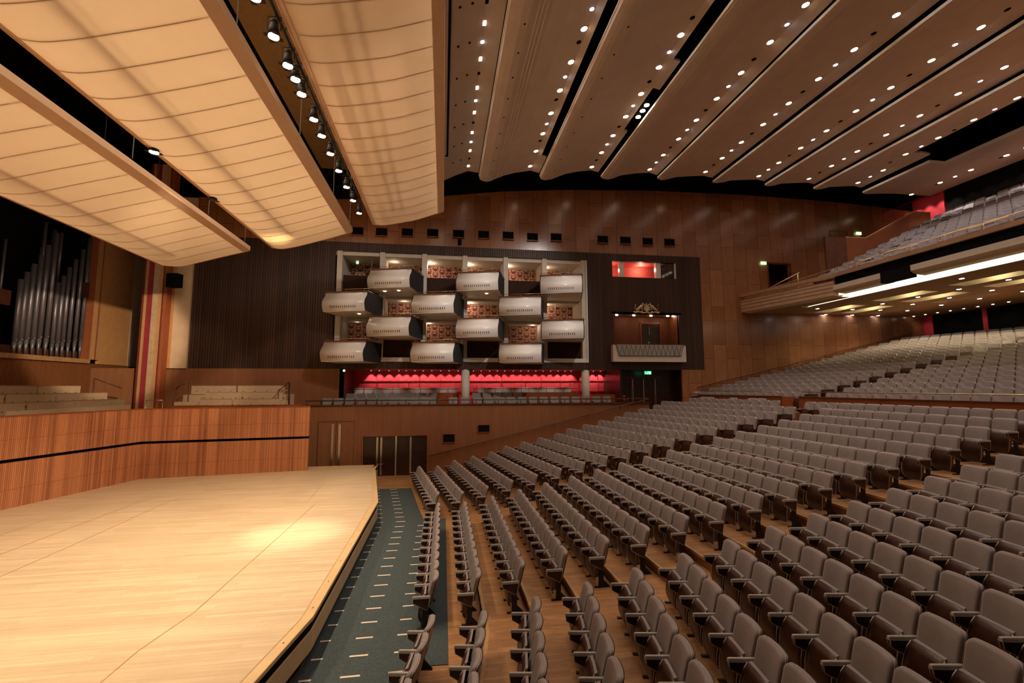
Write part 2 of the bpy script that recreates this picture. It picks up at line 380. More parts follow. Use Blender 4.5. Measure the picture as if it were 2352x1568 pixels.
# monitors in the fluted wall
for (a,b_,c,d),w in zip([(.03,.62,1.63,2.04),(1.86,2.46,2.13,2.49)],['left and lower of the two','right and upper of the two']):
    t=empty('wall_vent',((a+b_)/2,24.2,c),0,'small black square recess on the fluted wall, '+w,'vent','black recesses in the fluted wall')
    W=(b_-a)/2; H=d-c
    MB().box(-W,W,-.03,0,0,H).build('grille',M['black'],t)
    mb=MB(); mb.box(-W-.03,W+.03,-.06,0,-.035,0); mb.box(-W-.03,W+.03,-.06,0,H,H+.03); mb.box(-W-.03,-W,-.06,0,0,H); mb.box(W,W+.03,-.06,0,0,H)
    mb.build('frame',M['cherry'],t)

# row of black lighting recesses high on the wall
VX=[-4.8,-3.51,-2.1,-.7,.76,2.21,3.64,5.09,6.52,9.41,10.85,12.28,13.71]
vz=[13.14,13.15,13.2,13.24,13.26,13.28,13.3,13.29,13.34,13.34,13.35,13.34,13.35]
for i,(x,z) in enumerate(zip(VX,vz)):
    t=empty('light_recess',(x,WY,z-.24),0,'%s black lighting recess from the left, high on the walnut wall'%ORD[i+1],'recess','black lighting recesses above the boxes')
    W=.31; 
    MB().box(-W,W,-.03,-.001,0,.46).build('opening',M['black'],t)
    mb=MB(); mb.box(-W-.03,W+.03,-.16,0,-.03,0); mb.box(-W-.02,W+.02,-.05,0,.46,.48); mb.box(W,W+.025,-.1,0,0,.46)
    mb.build('sill',M['cherry'],t)
    mb=MB(); mb.tube([(.02,-.06,.14),(.05,-.12,.05)],.05,8); mb.build('lamp_housing',M['blackmetal'],t)
# small loudspeaker over the boxes
t=empty('wall_speaker',(.83,WY,12.75),0,'small black loudspeaker under the fifth lighting recess','speaker')
MB().box(-.1,.1,-.22,-.02,-.14,.12).build('cabinet',M['black'],t); MB().box(-.02,.02,-.02,0,-.02,.3).build('bracket',M['blackmetal'],t)

# ================================================================== BOX FRONTS
# interior behind the opening
mb=MB(); mb.box(-5.95,8.4,27.1,27.3,5.9,12.05)
ST('wall_far',mb,M['motifred'],'dark red ground of the patterned wall inside the boxes')
# cream block motif
mb=MB(); p=.20; nx=int(14.2/p); nz=int(5.9/p)
for i in range(nx):
    for j in range(nz):
        x=-5.85+i*p; z=6.0+j*p; s=p*.5-.024; w=.044; cx=x+p/2; cz=z+p/2; k=(i+2*j)%4; y=27.092
        def q(x0,x1,z0,z1): mb.add([(x0,y,z0),(x1,y,z0),(x1,y,z1),(x0,y,z1)],[(0,1,2,3)])
        if k!=0: q(cx-s,cx+s,cz+s-w,cz+s)
        if k!=1: q(cx+s-w,cx+s,cz-s+w,cz+s-w)
        if k!=2: q(cx-s,cx+s,cz-s,cz-s+w)
        if k!=3: q(cx-s,cx-s+w,cz-s+w,cz+s-w)
ST('wall_far',mb,M['motif'],'cream maze-like motif printed on the wall inside the boxes')
COLX=[-5.70,-3.43,-1.13,1.16,3.51,5.80,8.17]
for i,x in enumerate(COLX):
    mb=MB(); mb.box(x-.135,x+.135,25.2,27.1,5.9,12.0)
    tag(mb.build('partition_pier',M['cream']),'white pier between the opera boxes, %s from the left'%ORD[i+1],'pier','white piers between the boxes')
mb=MB()
mb.box(-5.95,8.4,25.3,27.1,11.78,12.1)
ST('ceiling',mb,M['cream'],'cream soffit inside the top tier of boxes')
mb=MB(); mb.box(-5.9,8.35,25.16,25.4,5.9,6.13); mb.box(-5.9,8.35,25.4,27.1,5.85,5.95)
mb.box(8.29,8.37,25.14,25.3,5.9,12.0)
ST('trim_2',mb,M['white'],'white frame along the bottom and right of the box opening')
# dark infill panels in bays without a box
k=0
for zz0,zz1,bays,yy in ((9.5,10.72,(0,2,4),25.55),(6.13,7.2,(1,3,5),25.55),(8.1,8.35,(1,3,5),26.6)):
    for bbay in bays:
        mb=MB(); mb.box(COLX[bbay]+.135,COLX[bbay+1]-.135,yy,yy+.1,zz0,zz1)
        lab={9.5:'dark parapet panel between top tier boxes',6.13:'dark wooden infill panel at the bottom of the box opening',8.1:'low dark parapet strip behind the middle tier boxes'}[zz0]
        tag(mb.build('infill_panel',M['infill']),lab+', %s from the left'%ORD[bays.index(bbay)+1],'panel','dark infill panels between the boxes')
# floor slabs between tiers
mb=MB()
for z in (9.62,8.33,7.08): mb.box(-5.9,8.3,25.9,27.1,z-.12,z)
ST('floor',mb,M['cream'],'cream floor slabs of the box tiers')

BTH=rad(15.4)
def opera_box():
    W=2.26; D=2.0; H=1.0
    t=empty('opera_box',(0,0,0),-BTH,'x','opera box','white opera boxes')
    prof=[(0,1.0),(.0,.92),(-.03,.84),(-.10,.75),(-.19,.66),(-.27,.56),(-.315,.45),(-.32,.36),(-.30,.24),(-.26,.12),(-.22,.03),(-.20,0)]
    mb=MB(); n=len(prof)
    vs=[(x,p[0],p[1]) for p in prof for x in (0,W)]+[(x,p[0]+.05,p[1]) for p in prof for x in (0,W)]
    fs=[(2*i,2*i+2,2*i+3,2*i+1) for i in range(n-1)]+[(2*n+2*i,2*n+2*i+1,2*n+2*i+3,2*n+2*i+2) for i in range(n-1)]
    fs+=[(2*i,2*n+2*i,2*n+2*i+2,2*i+2) for i in range(n-1)]+[(2*i+1,2*i+3,2*n+2*i+3,2*n+2*i+1) for i in range(n-1)]
    mb.add(vs,fs); fp=mb.build('front_panel',M['white'],t,False)
    for pl in fp.data.polygons[:n-1]: pl.use_smooth=True
    mb=MB()
    for i in range(13):
        x=.42+i*.112
        mb.add([(x,-.29,.15),(x+.03,-.29,.15),(x+.03,-.318,.27),(x,-.318,.27)],[(0,1,2,3)])
    mb.build('vent_slots',M['black'],fp)
    side=[(p[0],p[1]) for p in prof]+[(D,0),(D,1.0)]
    tag(MB().prism(side,'x',W,W+.04).build('side_panel',M['blackbox'],t),'black side panel')
    tag(MB().prism(side,'x',-.04,0).build('side_panel',M['blackbox'],t),'black side panel')
    MB().prism([(0,-.20),(W,-.20),(W,D+.9),(.2,D+.9)],'z',-.02,.03).build('floor_slab',M['cream'],t)
    mb=MB(); mb.box(-.05,W+.06,-.06,.06,1.0,1.06); mb.box(W-.01,W+.06,.06,D,1.0,1.06); mb.box(-.05,.02,.06,D,1.0,1.06)
    mb.build('capping',M['railwood'],t)
    mb=MB(); mb.tube([(-.02,D-.1,1.16),(-.02,0,1.16),(W+.03,0,1.16),(W+.03,D-.1,1.16)],.014,6)
    for x in (.15,W/2,W-.15): mb.tube([(x,0,1.16),(x,-.05,1.02),(x,-.05,.94)],.011,6)
    mb.build('guard_rail',M['brass'],t,True)
    return t
ob=opera_box()
tiers=[('top tier',9.65,[-3.88,.70,5.3]),('second tier',8.37,[-6.07,-1.62,3.0]),('third tier',7.14,[-3.87,.69,5.34]),('bottom tier',5.82,[-6.07,-1.62,3.0])]
first=True
for nm,z,xs in tiers:
    for i,x in enumerate(xs):
        lab='white opera box with black side, %s, %s of three'%(nm,['leftmost','middle','rightmost'][i])
        # left front corner stays 1.2 m out from the wall
        if first: ob.location=(x,24.0,z); ob['label']=lab; first=False
        else: dup(ob,(x,24.0,z),-BTH,lab)
# box downlights on soffits, microphones on rods, wall fittings
for i,(x,y,z) in enumerate([(-3.15,24.35,9.62),(-2.4,24.1,9.62),(-4.4,24.2,8.34),(2.3,24.2,9.62)]):
    mb=MB(); mb.cyl((0,0,-.015),.07,.015,12)
    tag(mb.build('soffit_lamp',M['lampsmall'],loc=(x,y,z)),'small round lamp under an opera box, '+['left of two under the top left box','right of two under the top left box','under the second tier left box','under the top middle box'][i],'lamp','lamps under the boxes')
rods=[(-4.05,25.6,12.0,10.7),(-1.75,25.6,12.0,10.9),(.5,25.6,12.0,11.1),(2.75,25.6,12.0,10.9),(5.1,25.6,12.0,10.9),(7.4,25.6,12.0,11.1),(-2.65,25.5,9.4,8.2),(2.0,25.5,9.4,8.6),(6.5,25.5,9.4,8.7)]
for i,(x,y,z1,z0) in enumerate(rods):
    mb=MB(); mb.tube([(0,0,0),(0,0,z1-z0)],.012,6); mb.tube([(0,0,-.02),(0,0,.06)],.03,8)
    tag(mb.build('hanging_rod',M['brass'],loc=(x,y,z0)),'thin metal rod hanging in the %s box bays, %s from the left'%(('top',ORD[i+1]) if i<6 else ('second tier',ORD[i-5])),'rod','thin hanging rods in the boxes')

# ================================================================== window, royal box, crest
mb=MB(); mb.box(9.8,14.3,27.0,27.1,10.9,12.3,0); mb.box(9.8,14.3,25.4,27.1,12.2,12.3,0); mb.box(9.8,14.3,25.4,27.1,10.9,11.0,0)
mb.box(9.7,9.8,25.3,27.1,10.9,12.3); mb.box(14.3,14.4,25.3,27.1,10.9,12.3)
ST('wall_far',mb,plain('coral red room',(.60,.11,.085),.7),'red room seen through the high control window')
t=empty('window_1',(12.04,25.3,11.08),0,'long high window with white mullions looking into a red room','window',kind='structure')
mb=MB(); mb.box(-1.57,-1.30,-.02,.25,0,1.0); mb.box(.78,1.08,-.02,.25,0,1.0); mb.box(1.98,2.06,-.05,.1,0,.99); 
mb.build('mullion',M['white'],t)
MB().box(1.08,1.98,.05,.08,0,1.0).build('pane',M['glass'],t)
# royal box recess
mb=MB()
mb.box(9.85,14.3,26.6,26.7,6.9,9.0,0); mb.box(9.85,10.0,25.3,26.7,6.9,9.0,0); mb.box(14.15,14.3,25.3,26.7,6.9,9.0,0); mb.box(9.85,14.3,25.2,26.7,8.85,8.95,1); mb.box(9.85,14.3,25.2,26.7,6.85,6.95,1)
ST('wall_far',mb,[slat('royal box boards',(.16,.05,.02),(.26,.09,.035),(.07,.02,.01),.16,(1,0,0),groove=.05),M['railwood']],'wood lined recess of the ceremonial box')
t=empty('door_3',(12.95,26.6,7.0),0,'brown double door at the back of the ceremonial box','door',kind='structure')
mb=MB(); mb.box(-.62,.62,-.04,0,0,1.45); mb.build('door_leaf',M['doorwood'],t)
mb=MB(); mb.box(-.7,-.62,-.07,0,0,1.5); mb.box(.62,.7,-.07,0,0,1.5); mb.box(-.7,.7,-.07,0,1.45,1.55); mb.build('door_frame',M['cherry'],t)
MB().box(-.13,-.1,-.09,-.04,.75,1.25).build('handle',M['steel'],t)
t=empty('ceremonial_balustrade',(12.04,25.2,5.95),0,'cream balustrade with grey zigzag cloth below the crest','balustrade')
mb=MB(); mb.box(-2.28,2.28,-.35,0,0,1.0); mb.build('front_panel',M['cream'],t)
mb=MB(); mb.box(-2.3,2.3,-.38,.02,1.0,1.04); mb.build('capping',M['railwood'],t)
zz=MB().prism([(-2.11,1.0),(2.11,1.0),(1.95,.36),(-1.95,.36)],'y',-.385,-.35).build('cloth_inset',M['zig'],t)
mb=MB()
for i in range(14):
    x=-1.95+i*.285
    mb.tube([(x-.08,-.39,.97),(x+.06,-.39,.38)],.012,5); mb.tube([(x+.06,-.39,.38),(x+.205,-.39,.97)],.012,5)
mb.tube([(-2.1,-.39,.97),(-1.94,-.39,.36),(1.94,-.39,.36),(2.1,-.39,.97)],.018,5)
mb.build('zigzag_line',M['ring'],zz)
for i,x in enumerate((10.4,11.5,12.62,13.72,14.08)):
    mb=MB(); mb.cyl((0,0,-.04),.08,.04,10); tag(mb.build('recess_lamp',M['lampsmall'],loc=(x,25.75,8.85)),'small square lamp above the ceremonial box, %s from the left'%ORD[i+1],'lamp','lamps in the ceremonial box ceiling')
mb=MB(); mb.tube([(0,0,0),(0,0,.1)],.02,8); mb.tube([(0,0,.1),(0,0,.16)],.045,10); tag(mb.build('small_camera',M['steel'],loc=(12.1,25.1,6.99)),'small pale object standing on the ceremonial balustrade','camera')
# crest relief
t=empty('royal_crest',(12.06,25.2,8.9),0,'gilt lion and unicorn crest above the ceremonial box','crest')
def blob(mb,pts,r): mb.tube([(a,-.04,c) for a,c in pts],r,8)
mb=MB(); mb.prism([(-.16,.40),(.16,.40),(.17,.2),(0,.05),(-.17,.2)],'y',-.1,0)
mb.build('shield',M['gold'],t)
mb=MB(); blob(mb,[(-.1,.42),(-.12,.55)],[.03,.03]); blob(mb,[(0,.42),(0,.63)],[.05,.02]); blob(mb,[(.1,.42),(.12,.55)],[.03,.03]); blob(mb,[(-.12,.45),(.12,.45)],.035)
mb.build('crown',M['gold'],t)
for s,nm in ((-1,'lion'),(1,'unicorn')):
    mb=MB()
    blob(mb,[(s*.24,.45),(s*.34,.42),(s*.46,.30),(s*.6,.2),(s*.68,.12)],[.07,.09,.09,.08,.05])   # body
    blob(mb,[(s*.24,.46),(s*.22,.55),(s*.28,.60)],[.06,.07,.03])                              # head
    blob(mb,[(s*.32,.38),(s*.22,.32),(s*.2,.36)],[.04,.03,.02]); blob(mb,[(s*.36,.32),(s*.26,.2),(s*.2,.18)],[.04,.03,.025])
    blob(mb,[(s*.6,.2),(s*.5,.1),(s*.56,.04)],[.07,.04,.03]); blob(mb,[(s*.66,.16),(s*.72,.06),(s*.66,.02)],[.05,.03,.03])
    blob(mb,[(s*.66,.2),(s*.78,.32),(s*.68,.44),(s*.74,.52)],[.02,.025,.02,.035])             # tail
    if s>0: blob(mb,[(s*.27,.6),(s*.2,.7)],[.015,.005])
    mb.build(nm,M['gold'],t,True)
mb=MB(); blob(mb,[(-.84,.08),(-.74,0.02),(-.5,.07),(-.25,.0),(0,.04),(.25,.0),(.5,.07),(.74,.02),(.84,.08)],[.03,.06,.04,.05,.05,.05,.04,.06,.03]); 
for x in (-.66,-.33,.33,.66): blob(mb,[(x-.06,.06),(x+.06,.1)],.045)
mb.build('scroll',M['gold'],t,True)

# ================================================================== SIDE TERRACE
mb=MB(); mb.box(-6.9,15.2,24.42,28.2,2.7,2.9,0); mb.box(-5.3,10.3,25.7,28.2,2.9,3.15,0); mb.box(-5.3,8.3,26.5,28.2,3.15,3.4,0)
ST('floor',mb,[M['floorwood']],'stepped floor of the side terrace below the boxes')
mb=MB(); mb.box(-5.4,10.42,28.0,28.2,2.9,5.6,0)
mb.box(-5.42,10.42,27.97,28.0,4.86,4.885,1)
for i in range(13): 
    x=-5.2+i*1.26; mb.box(x-.012,x+.012,27.97,28.0,2.9,5.5,1)
mb.box(-5.42,10.42,27.97,28.0,4.2,4.22,1)
ST('wall_far',mb,[M['red'],M['darkred']],'bright crimson acoustic wall at the back of the side terrace')
mb=MB(); mb.box(-5.5,15.7,25.42,28.2,5.5,5.62); mb.box(-5.5,-5.3,25.2,28.2,2.9,5.5)
ST('ceiling',mb,M['railwood'],'dark soffit over the side terrace')
mb=MB(); mb.box(10.3,10.45,25.3,28.2,2.9,5.5); ST('wall_far',mb,M['doorwood'],'dark return wall between red wall and exit doors')
# terrace columns
for i,(a,b_) in enumerate(((1.0,1.46),(8.0,8.48))):
    mb=MB(); n=24; cx=(a+b_)/2; mb.tube([(0,0,0),(0,0,2.62)],.235,24)
    tag(mb.build('column',M['cream'],loc=(cx,25.45,2.9),smooth=True),'round cream column in front of the crimson wall, %s'%['left of two','right of two'][i],'column','cream columns on the side terrace')
# exit doors
t=empty('door_4',(12.3,26.0,3.0),0,'dark glazed exit doors to the right of the crimson wall','door',kind='structure')
mb=MB(); mb.box(-1.85,1.9,0,.1,0,2.5); mb.build('door_leaf',M['doorwood'],t)
mb=MB(); 
for x in (-1.72,-1.05,-.98,-.28,-.22,.42,.50): mb.box(x,x+.06,-.05,0,0,2.05)
mb.box(-1.72,.95,-.05,0,2.03,2.08); mb.build('door_frame',M['railwood'],t)
mb=MB(); 
for x in (-.95,-.26,.5): mb.box(x,x+.035,-.09,-.05,0.1,1.95)
mb.build('handle',M['steel'],t)
mb=MB(); mb.box(14.15,14.3,25.3,26.2,2.9,5.5); ST('wall_far',mb,M['doorwood'],'dark jamb right of the exit doors')
t=empty('call_point',(10.52,25.26,3.7),0,'two small red call points on the jamb left of the exit doors','call point')
MB().box(-.05,.05,-.03,0,0,.12).build('box',M['red'],t); MB().box(-.05,.05,-.03,0,.2,.3).build('box',M['red'],t)
# exit signs
def exit_sign(loc,w,h,mat,label,figure=True):
    t=empty('exit_sign',loc,0,label,'exit sign','green exit signs')
    MB().box(-w/2,w/2,0,.05,0,h).build('sign_face',mat,t)
    mb=MB(); y=-.005
    def q(pts): mb.add([(a*w,y,c*h) for a,c in pts],[tuple(range(len(pts)))])
    # running figure, door and arrow
    q([(.20,.1),(.40,.1),(.40,.9),(.20,.9)])
    q([(-.02,.78),(.05,.78),(.05,.92),(-.02,.92)]); q([(-.08,.4),(.03,.35),(.07,.72),(-.04,.74)]); q([(-.2,.12),(-.12,.1),(.02,.38),(-.06,.42)]); q([(.0,.38),(.1,.12),(.14,.16),(.06,.42)]); q([(.04,.66),(.16,.5),(.17,.56),(.06,.74)])
    q([(-.42,.44),(-.22,.44),(-.22,.56),(-.42,.56)]); q([(-.45,.5),(-.34,.3),(-.34,.7)])
    mb.build('running_figure',M['signwhite'],t)
    return t
exit_sign((12.08,25.3,5.22),.42,.2,M['signgreen'],'green running-man exit sign over the dark exit doors')
exit_sign((20.04,25.1,12.2),.36,.17,M['signgreenlight'],'green exit sign left of the balcony doorway')
exit_sign((27.19,25.1,14.5),.36,.17,M['signgreenlight'],'green exit sign high above the balcony side parapet')
exit_sign((-5.26,25.1,5.35),.1,.1,M['signgreenlight'],'tiny green lit sign at the left end of the crimson terrace')
exit_sign((-5.0,26.4,11.6),.16,.2,M['signgreendim'],'small green sign inside the top left box bay')
# balcony door recess
mb=MB(); mb.box(20.3,22.05,26.4,26.5,10.2,12.4,0); mb.box(20.3,20.4,25.42,26.4,10.2,12.4); mb.box(21.95,22.05,25.42,26.4,10.2,12.4); mb.box(20.3,22.05,25.42,26.4,12.3,12.4)
ST('wall_far',mb,M['doorwood'],'dark lobby behind the balcony doorway')
t=empty('door_5',(20.4,25.2,10.5),0,'dark doorway with a door leaf standing open onto the balcony','door',kind='structure')
MB().box(.02,.08,.1,.85,0,1.75).build('door_leaf',M['doorwood'],t)
mb=MB(); mb.tube([(.14,.3,.3),(.14,.3,1.5)],.02,6); mb.build('handle',M['steel'],t,True)
mb=MB(); mb.box(-.07,0,-.04,0,0,1.85); mb.box(1.55,1.62,-.04,0,0,1.85); mb.box(-.07,1.62,-.04,0,1.8,1.87); mb.build('door_frame',M['railwood'],t)
t=empty('door_6',(25.05,25.2,13.1),0,'closed walnut door in the wall above the balcony','door',kind='structure')
mb=MB(); mb.box(0,.03,-.02,0,0,1.6); mb.box(1.3,1.33,-.02,0,0,1.6); mb.box(0,1.33,-.02,0,1.58,1.62); mb.build('door_joint',M['railwood'],t)

# ================================================================== STAGE
SZ=.78
P=[(-3.08,22.9),(-3.08,22.08),(-2.06,15.6),(-2.06,8.15),(-3.15,1.6),(-13.0,1.6),(-13.4,4.5),(-14.2,11.96),(-13.4,16.43),(-12.31,21.02),(-6.04,21.92),(-6.26,22.9)]
mb=MB(); n=len(P)
mb.add([(x,y,SZ) for x,y in P],[tuple(range(n))[::-1] if False else tuple(range(n))])
for a in (0,):
    pass
st=empty('stage',(0,0,0),0,'large pale wooden concert stage with angled front edge','stage')
sf=MB(); vs=[(x,y,SZ) for x,y in P]+[(x,y,SZ-.06) for x,y in P]
area=sum(P[i][0]*P[(i+1)%n][1]-P[(i+1)%n][0]*P[i][1] for i in range(n))
top_=tuple(range(n)) if area>0 else tuple(range(n))[::-1]
sf.add(vs,[top_]+[((i+1)%n,i,n+i,n+(i+1)%n) for i in range(n)]); sf.build('stage_floor',M['stage'],st)
edge=[(-3.08,22.9),(-3.08,22.08),(-2.06,15.6),(-2.06,8.15),(-3.15,1.6)]
inner=[(-3.22,22.9),(-3.22,22.04),(-2.22,15.7),(-2.22,8.05),(-3.30,1.6)]
mb=MB()
for i in range(4):
    a,b_,c,d=edge[i],edge[i+1],inner[i+1],inner[i]
    mb.add([(a[0],a[1],SZ+.006),(b_[0],b_[1],SZ+.006),(c[0],c[1],SZ+.006),(d[0],d[1],SZ+.006)],[(0,3,2,1)])
mb.add([(-6.26,22.15,SZ+.006),(-3.22,22.15,SZ+.006),(-3.08,22.9,SZ+.006),(-6.26,22.9,SZ+.006)],[(0,1,2,3)])
mb.build('edge_board',M['stageedge'],st)
def skirt(off,z0,z1,mat,name):
    mb=MB(); e=[(x-off,y) for x,y in edge]
    for i in range(4):
        a,b_=e[i],e[i+1]
        mb.add([(a[0],a[1],z0),(b_[0],b_[1],z0),(b_[0],b_[1],z1),(a[0],a[1],z1),(a[0]-.05,a[1],z0),(b_[0]-.05,b_[1],z0),(b_[0]-.05,b_[1],z1),(a[0]-.05,a[1],z1)],
               [(0,1,2,3)[::-1],(4,5,6,7),(0,4,5,1),(3,2,6,7)])
    mb.build(name,mat,st)
skirt(-.006,SZ-.055,SZ+.001,M['stageedge'],'nosing')
skirt(.03,SZ-.205,SZ-.055,M['black'],'shadow_gap')
skirt(.004,SZ-.51,SZ-.205,M['stageedge'],'fascia_board')
skirt(.16,0,SZ-.51,M['doorwood'],'base_board')
# board seams and trap joints
mb=MB()
def seam(pts,w=.022):
    for i in range(len(pts)-1):
        a=Vector((*pts[i],0)); b_=Vector((*pts[i+1],0)); d=(b_-a).normalized(); nn=Vector((-d.y,d.x,0))*w/2
        q_=[a-nn,b_-nn,b_+nn,a+nn]; mb.add([(p_.x,p_.y,SZ+.003) for p_ in q_],[(0,1,2,3)])
seam([(-11.1,12),(-11.12,13.7),(-11.17,16.48),(-10.03,21.2)]); seam([(-9.83,8.5),(-9.83,17.15),(-8.52,18.03)]); seam([(-8.6,7.5),(-8.7,12.7),(-8.9,16.9),(-8.52,18.03)])
seam([(-4.3,3),(-4.25,7.5),(-4.06,8.6),(-4.03,12.2),(-4.03,15.67)]); seam([(-4.35,15.9),(-4.6,19.2)]); seam([(-6.65,19.24),(-6.58,21.6)]); seam([(-8.5,18.03),(-6.6,19.2),(-4.6,19.2)],.012)
seam([(-3.22,22.1),(-2.23,15.7),(-2.23,8.1),(-3.3,2)],.014)
mb.build('board_seam',M['nosing'],st)
mb=MB()
for i in range(14):
    y=3.2+i*1.05
    if y<8.15: x=-2.06-(8.15-y)*.166-.08
    elif y<15.6: x=-2.14
    else: x=-2.06-(y-15.6)*.157-.08
    mb.cyl((x,y,SZ+.004),.014,.004,8)
mb.build('screw_head',M['blackmetal'],st)

# stage enclosing walls
def wallseg(a,b_,z0,z1,th,mat,name,label,band=True):
    a=Vector((a[0],a[1],0)); b_=Vector((b_[0],b_[1],0)); d=(b_-a).normalized(); nn=Vector((-d.y,d.x,0))*th
    mb=MB()
    def seg(z0,z1,m,ins=0):
        o=nn.normalized()*ins
        q_=[a+o,b_+o,b_+nn,a+nn]; vs=[(p_.x,p_.y,z0) for p_ in q_]+[(p_.x,p_.y,z1) for p_ in q_]
        mb.add(vs,[(0,3,2,1),(4,5,6,7),(0,1,5,4),(1,2,6,5),(2,3,7,6),(3,0,4,7)],m)
    seg(z0,2.19,0); seg(2.19,2.30,1,.12); seg(2.30,z1,0,-.0)
    # fine horizontal joints
    for z in (1.35,2.9):
        q_=[a-nn.normalized()*.003,b_-nn.normalized()*.003]; mb.add([(q_[0].x,q_[0].y,z),(q_[1].x,q_[1].y,z),(q_[1].x,q_[1].y,z+.012),(q_[0].x,q_[0].y,z+.012)],[(0,1,2,3)],2)
    q_=[a-nn*.05,b_-nn*.05,b_+nn*1.05,a+nn*1.05]; vs=[(p_.x,p_.y,z1) for p_ in q_]+[(p_.x,p_.y,z1+.03) for p_ in q_]
    mb.add(vs,[(0,3,2,1),(4,5,6,7),(0,1,5,4),(1,2,6,5),(2,3,7,6),(3,0,4,7)],2)
    return ST(name,mb,[mat,M['black'],M['cherry']],label)
wallseg((-13.4,16.43),(-12.31,21.02),SZ,3.62,.3,M['stagewall'],'wall_left','rust coloured slatted wall behind the stage, left of the corner')
wallseg((-14.2,11.96),(-13.4,16.43),SZ,3.62,.3,M['stagewall'],'wall_left','rust coloured slatted wall along the rear of the stage')
wallseg((-13.4,4.5),(-14.2,11.96),SZ,3.62,.3,M['stagewall'],'wall_left','rust coloured slatted wall at the near rear of the stage')
wallseg((-12.31,21.02),(-6.04,21.92),SZ,3.62,.3,M['stageside'],'wall_far','rust coloured slatted wall at the far side of the stage')
# choir terrace floor behind stage walls
mb=MB()
mb.prism([(-12.4,21.3),(-6.4,22.2),(-7.1,24.2),(-7.1,25.2),(-17.3,28.9),(-17.3,4),(-14.4,4),(-14.45,11.96),(-13.6,16.4)],'z',2.6,3.0)
ST('floor',mb,M['floorwood'],'raised choir floor behind the stage walls')

# ---- choir benches
def bench(name,a,b_,ztop,h,label,group,facing):
    """light ply bench: back panel with seat, from a to b (plan)"""
    a=Vector((a[0],a[1],0)); b_=Vector((b_[0],b_[1],0)); L=(b_-a).length; ang=math.atan2(b_.y-a.y,b_.x-a.x)
    t=empty('choir_bench',(a.x,a.y,ztop-h),ang,label,'bench',group)
    s=facing
    MB().box(.01,L-.01,-.02,.02,0,h).build('backrest',M['bench'],t)
    MB().box(.01,L-.01,.02*s,.42*s,h*.35,h*.35+.05).build('seat',M['bench'],t)
    MB().box(.0,L,-.028,.028,h,h+.02).build('top_rail',M['nosing'],t)
    mb=MB(); k=max(2,int(L/.5))
    for i in range(k):
        x=(i+.5)*L/k; mb.box(x-.02,x+.02,-.03*s,-.019*s,h*.3,h*.3+.035)
    mb.build('fixing_plate',M['ring'],t)
    return t
# organ-side rows, facing +X (backs are seen through from front as low panels)
segs=[(-16.2,4.6,[(23.07,20.9),(20.85,18.0),(17.95,15.1)],'back'),(-15.4,4.29,[(23.52,20.76),(20.7,18.61),(18.55,15.7)],'middle'),(-14.6,4.0,[(23.41,20.6),(20.55,18.48),(18.4,15.6)],'front')]
for X,zt,ss,rn in segs:
    for i,(y1,y0) in enumerate(ss):
        bench('choir_bench',(X,y0),(X,y1),zt,.42,'blond choir bench below the organ, %s row, %s from its right end'%(rn,ORD[i+1]),'choir benches below the organ',1)
for X,zt,zb in ((-16.2,4.2,3.6),(-15.4,3.85,3.3),(-14.6,3.6,3.0)):
    mb=MB(); mb.box(X-.8,X,4.5,23.6,2.9,zb+.12); ST('floor',mb,M['floorwood'],'low step carrying the choir bench row %.1f metres behind the stage wall'%(-13.6-X))
side=[(24.1,4.6,[(-12.14,-10.1),(-10.05,-7.85)],'back'),(23.4,4.28,[(-11.17,-9.55),(-9.5,-7.71)],'middle'),(22.75,3.98,[(-11.07,-9.7),(-9.65,-7.6)],'front')]
for Y,zt,ss,rn in side:
    for i,(x0,x1) in enumerate(ss):
        bench('choir_bench',(x0,Y),(x1,Y),zt,.40,'blond choir bench in the side block right of the striped pillar, %s row, %s half'%(rn,['left','right'][i]),'choir benches right of the striped pillar',1)
    mb=MB(); mb.box(-12.3,-7.5,Y-.35,Y+.35,2.9,zt-.42); ST('floor',mb,M['bench'],'pale step under the %s row of side choir benches'%rn)
mb=MB(); mb.box(-12.0,-6.55,22.36,22.44,3.0,3.72); tag(mb.build('low_parapet',M['cherry']),'low wooden parapet in front of the side choir benches','parapet')
mb=MB(); mb.box(-14.08,-14.0,17,22.9,3.0,3.76); tag(mb.build('low_parapet',M['bench']),'pale parapet rail in front of the organ-side benches','parapet')
rail('stair_handrail',[(-12.5,23.5,4.45),(-12.35,23.5,4.62),(-11.95,23.5,4.8)],[((-12.5,23.5,3.0),(-12.5,23.5,4.45)),((-11.95,23.5,3.0),(-11.95,23.5,4.8))],.03,M['railwood'],'dark stair handrail left of the side choir benches')
rail('stair_handrail',[(-7.75,22.9,4.35),(-7.5,23.6,4.78)],[((-7.75,22.9,3.0),(-7.75,22.9,4.35)),((-7.5,23.6,3.0),(-7.5,23.6,4.78)),((-7.42,23.5,3.0),(-7.42,23.5,4.78))],.035,M['railwood'],'dark stair handrail right of the side choir benches')
rail('stair_handrail',[(-15.9,23.4,4.95),(-15.1,24.0,4.5)],[((-15.9,23.4,3.0),(-15.9,23.4,4.95))],.025,M['railwood'],'thin sloping handrail at the right end of the organ-side benches')
rail('stair_handrail',[(-13.4,22.9,3.95),(-12.7,22.9,3.95)],[((-13.4,22.9,3.0),(-13.4,22.9,3.95)),((-12.7,22.9,3.0),(-12.7,22.9,3.95))],.015,M['brass'],'short brass rail at the foot of the striped pillar')

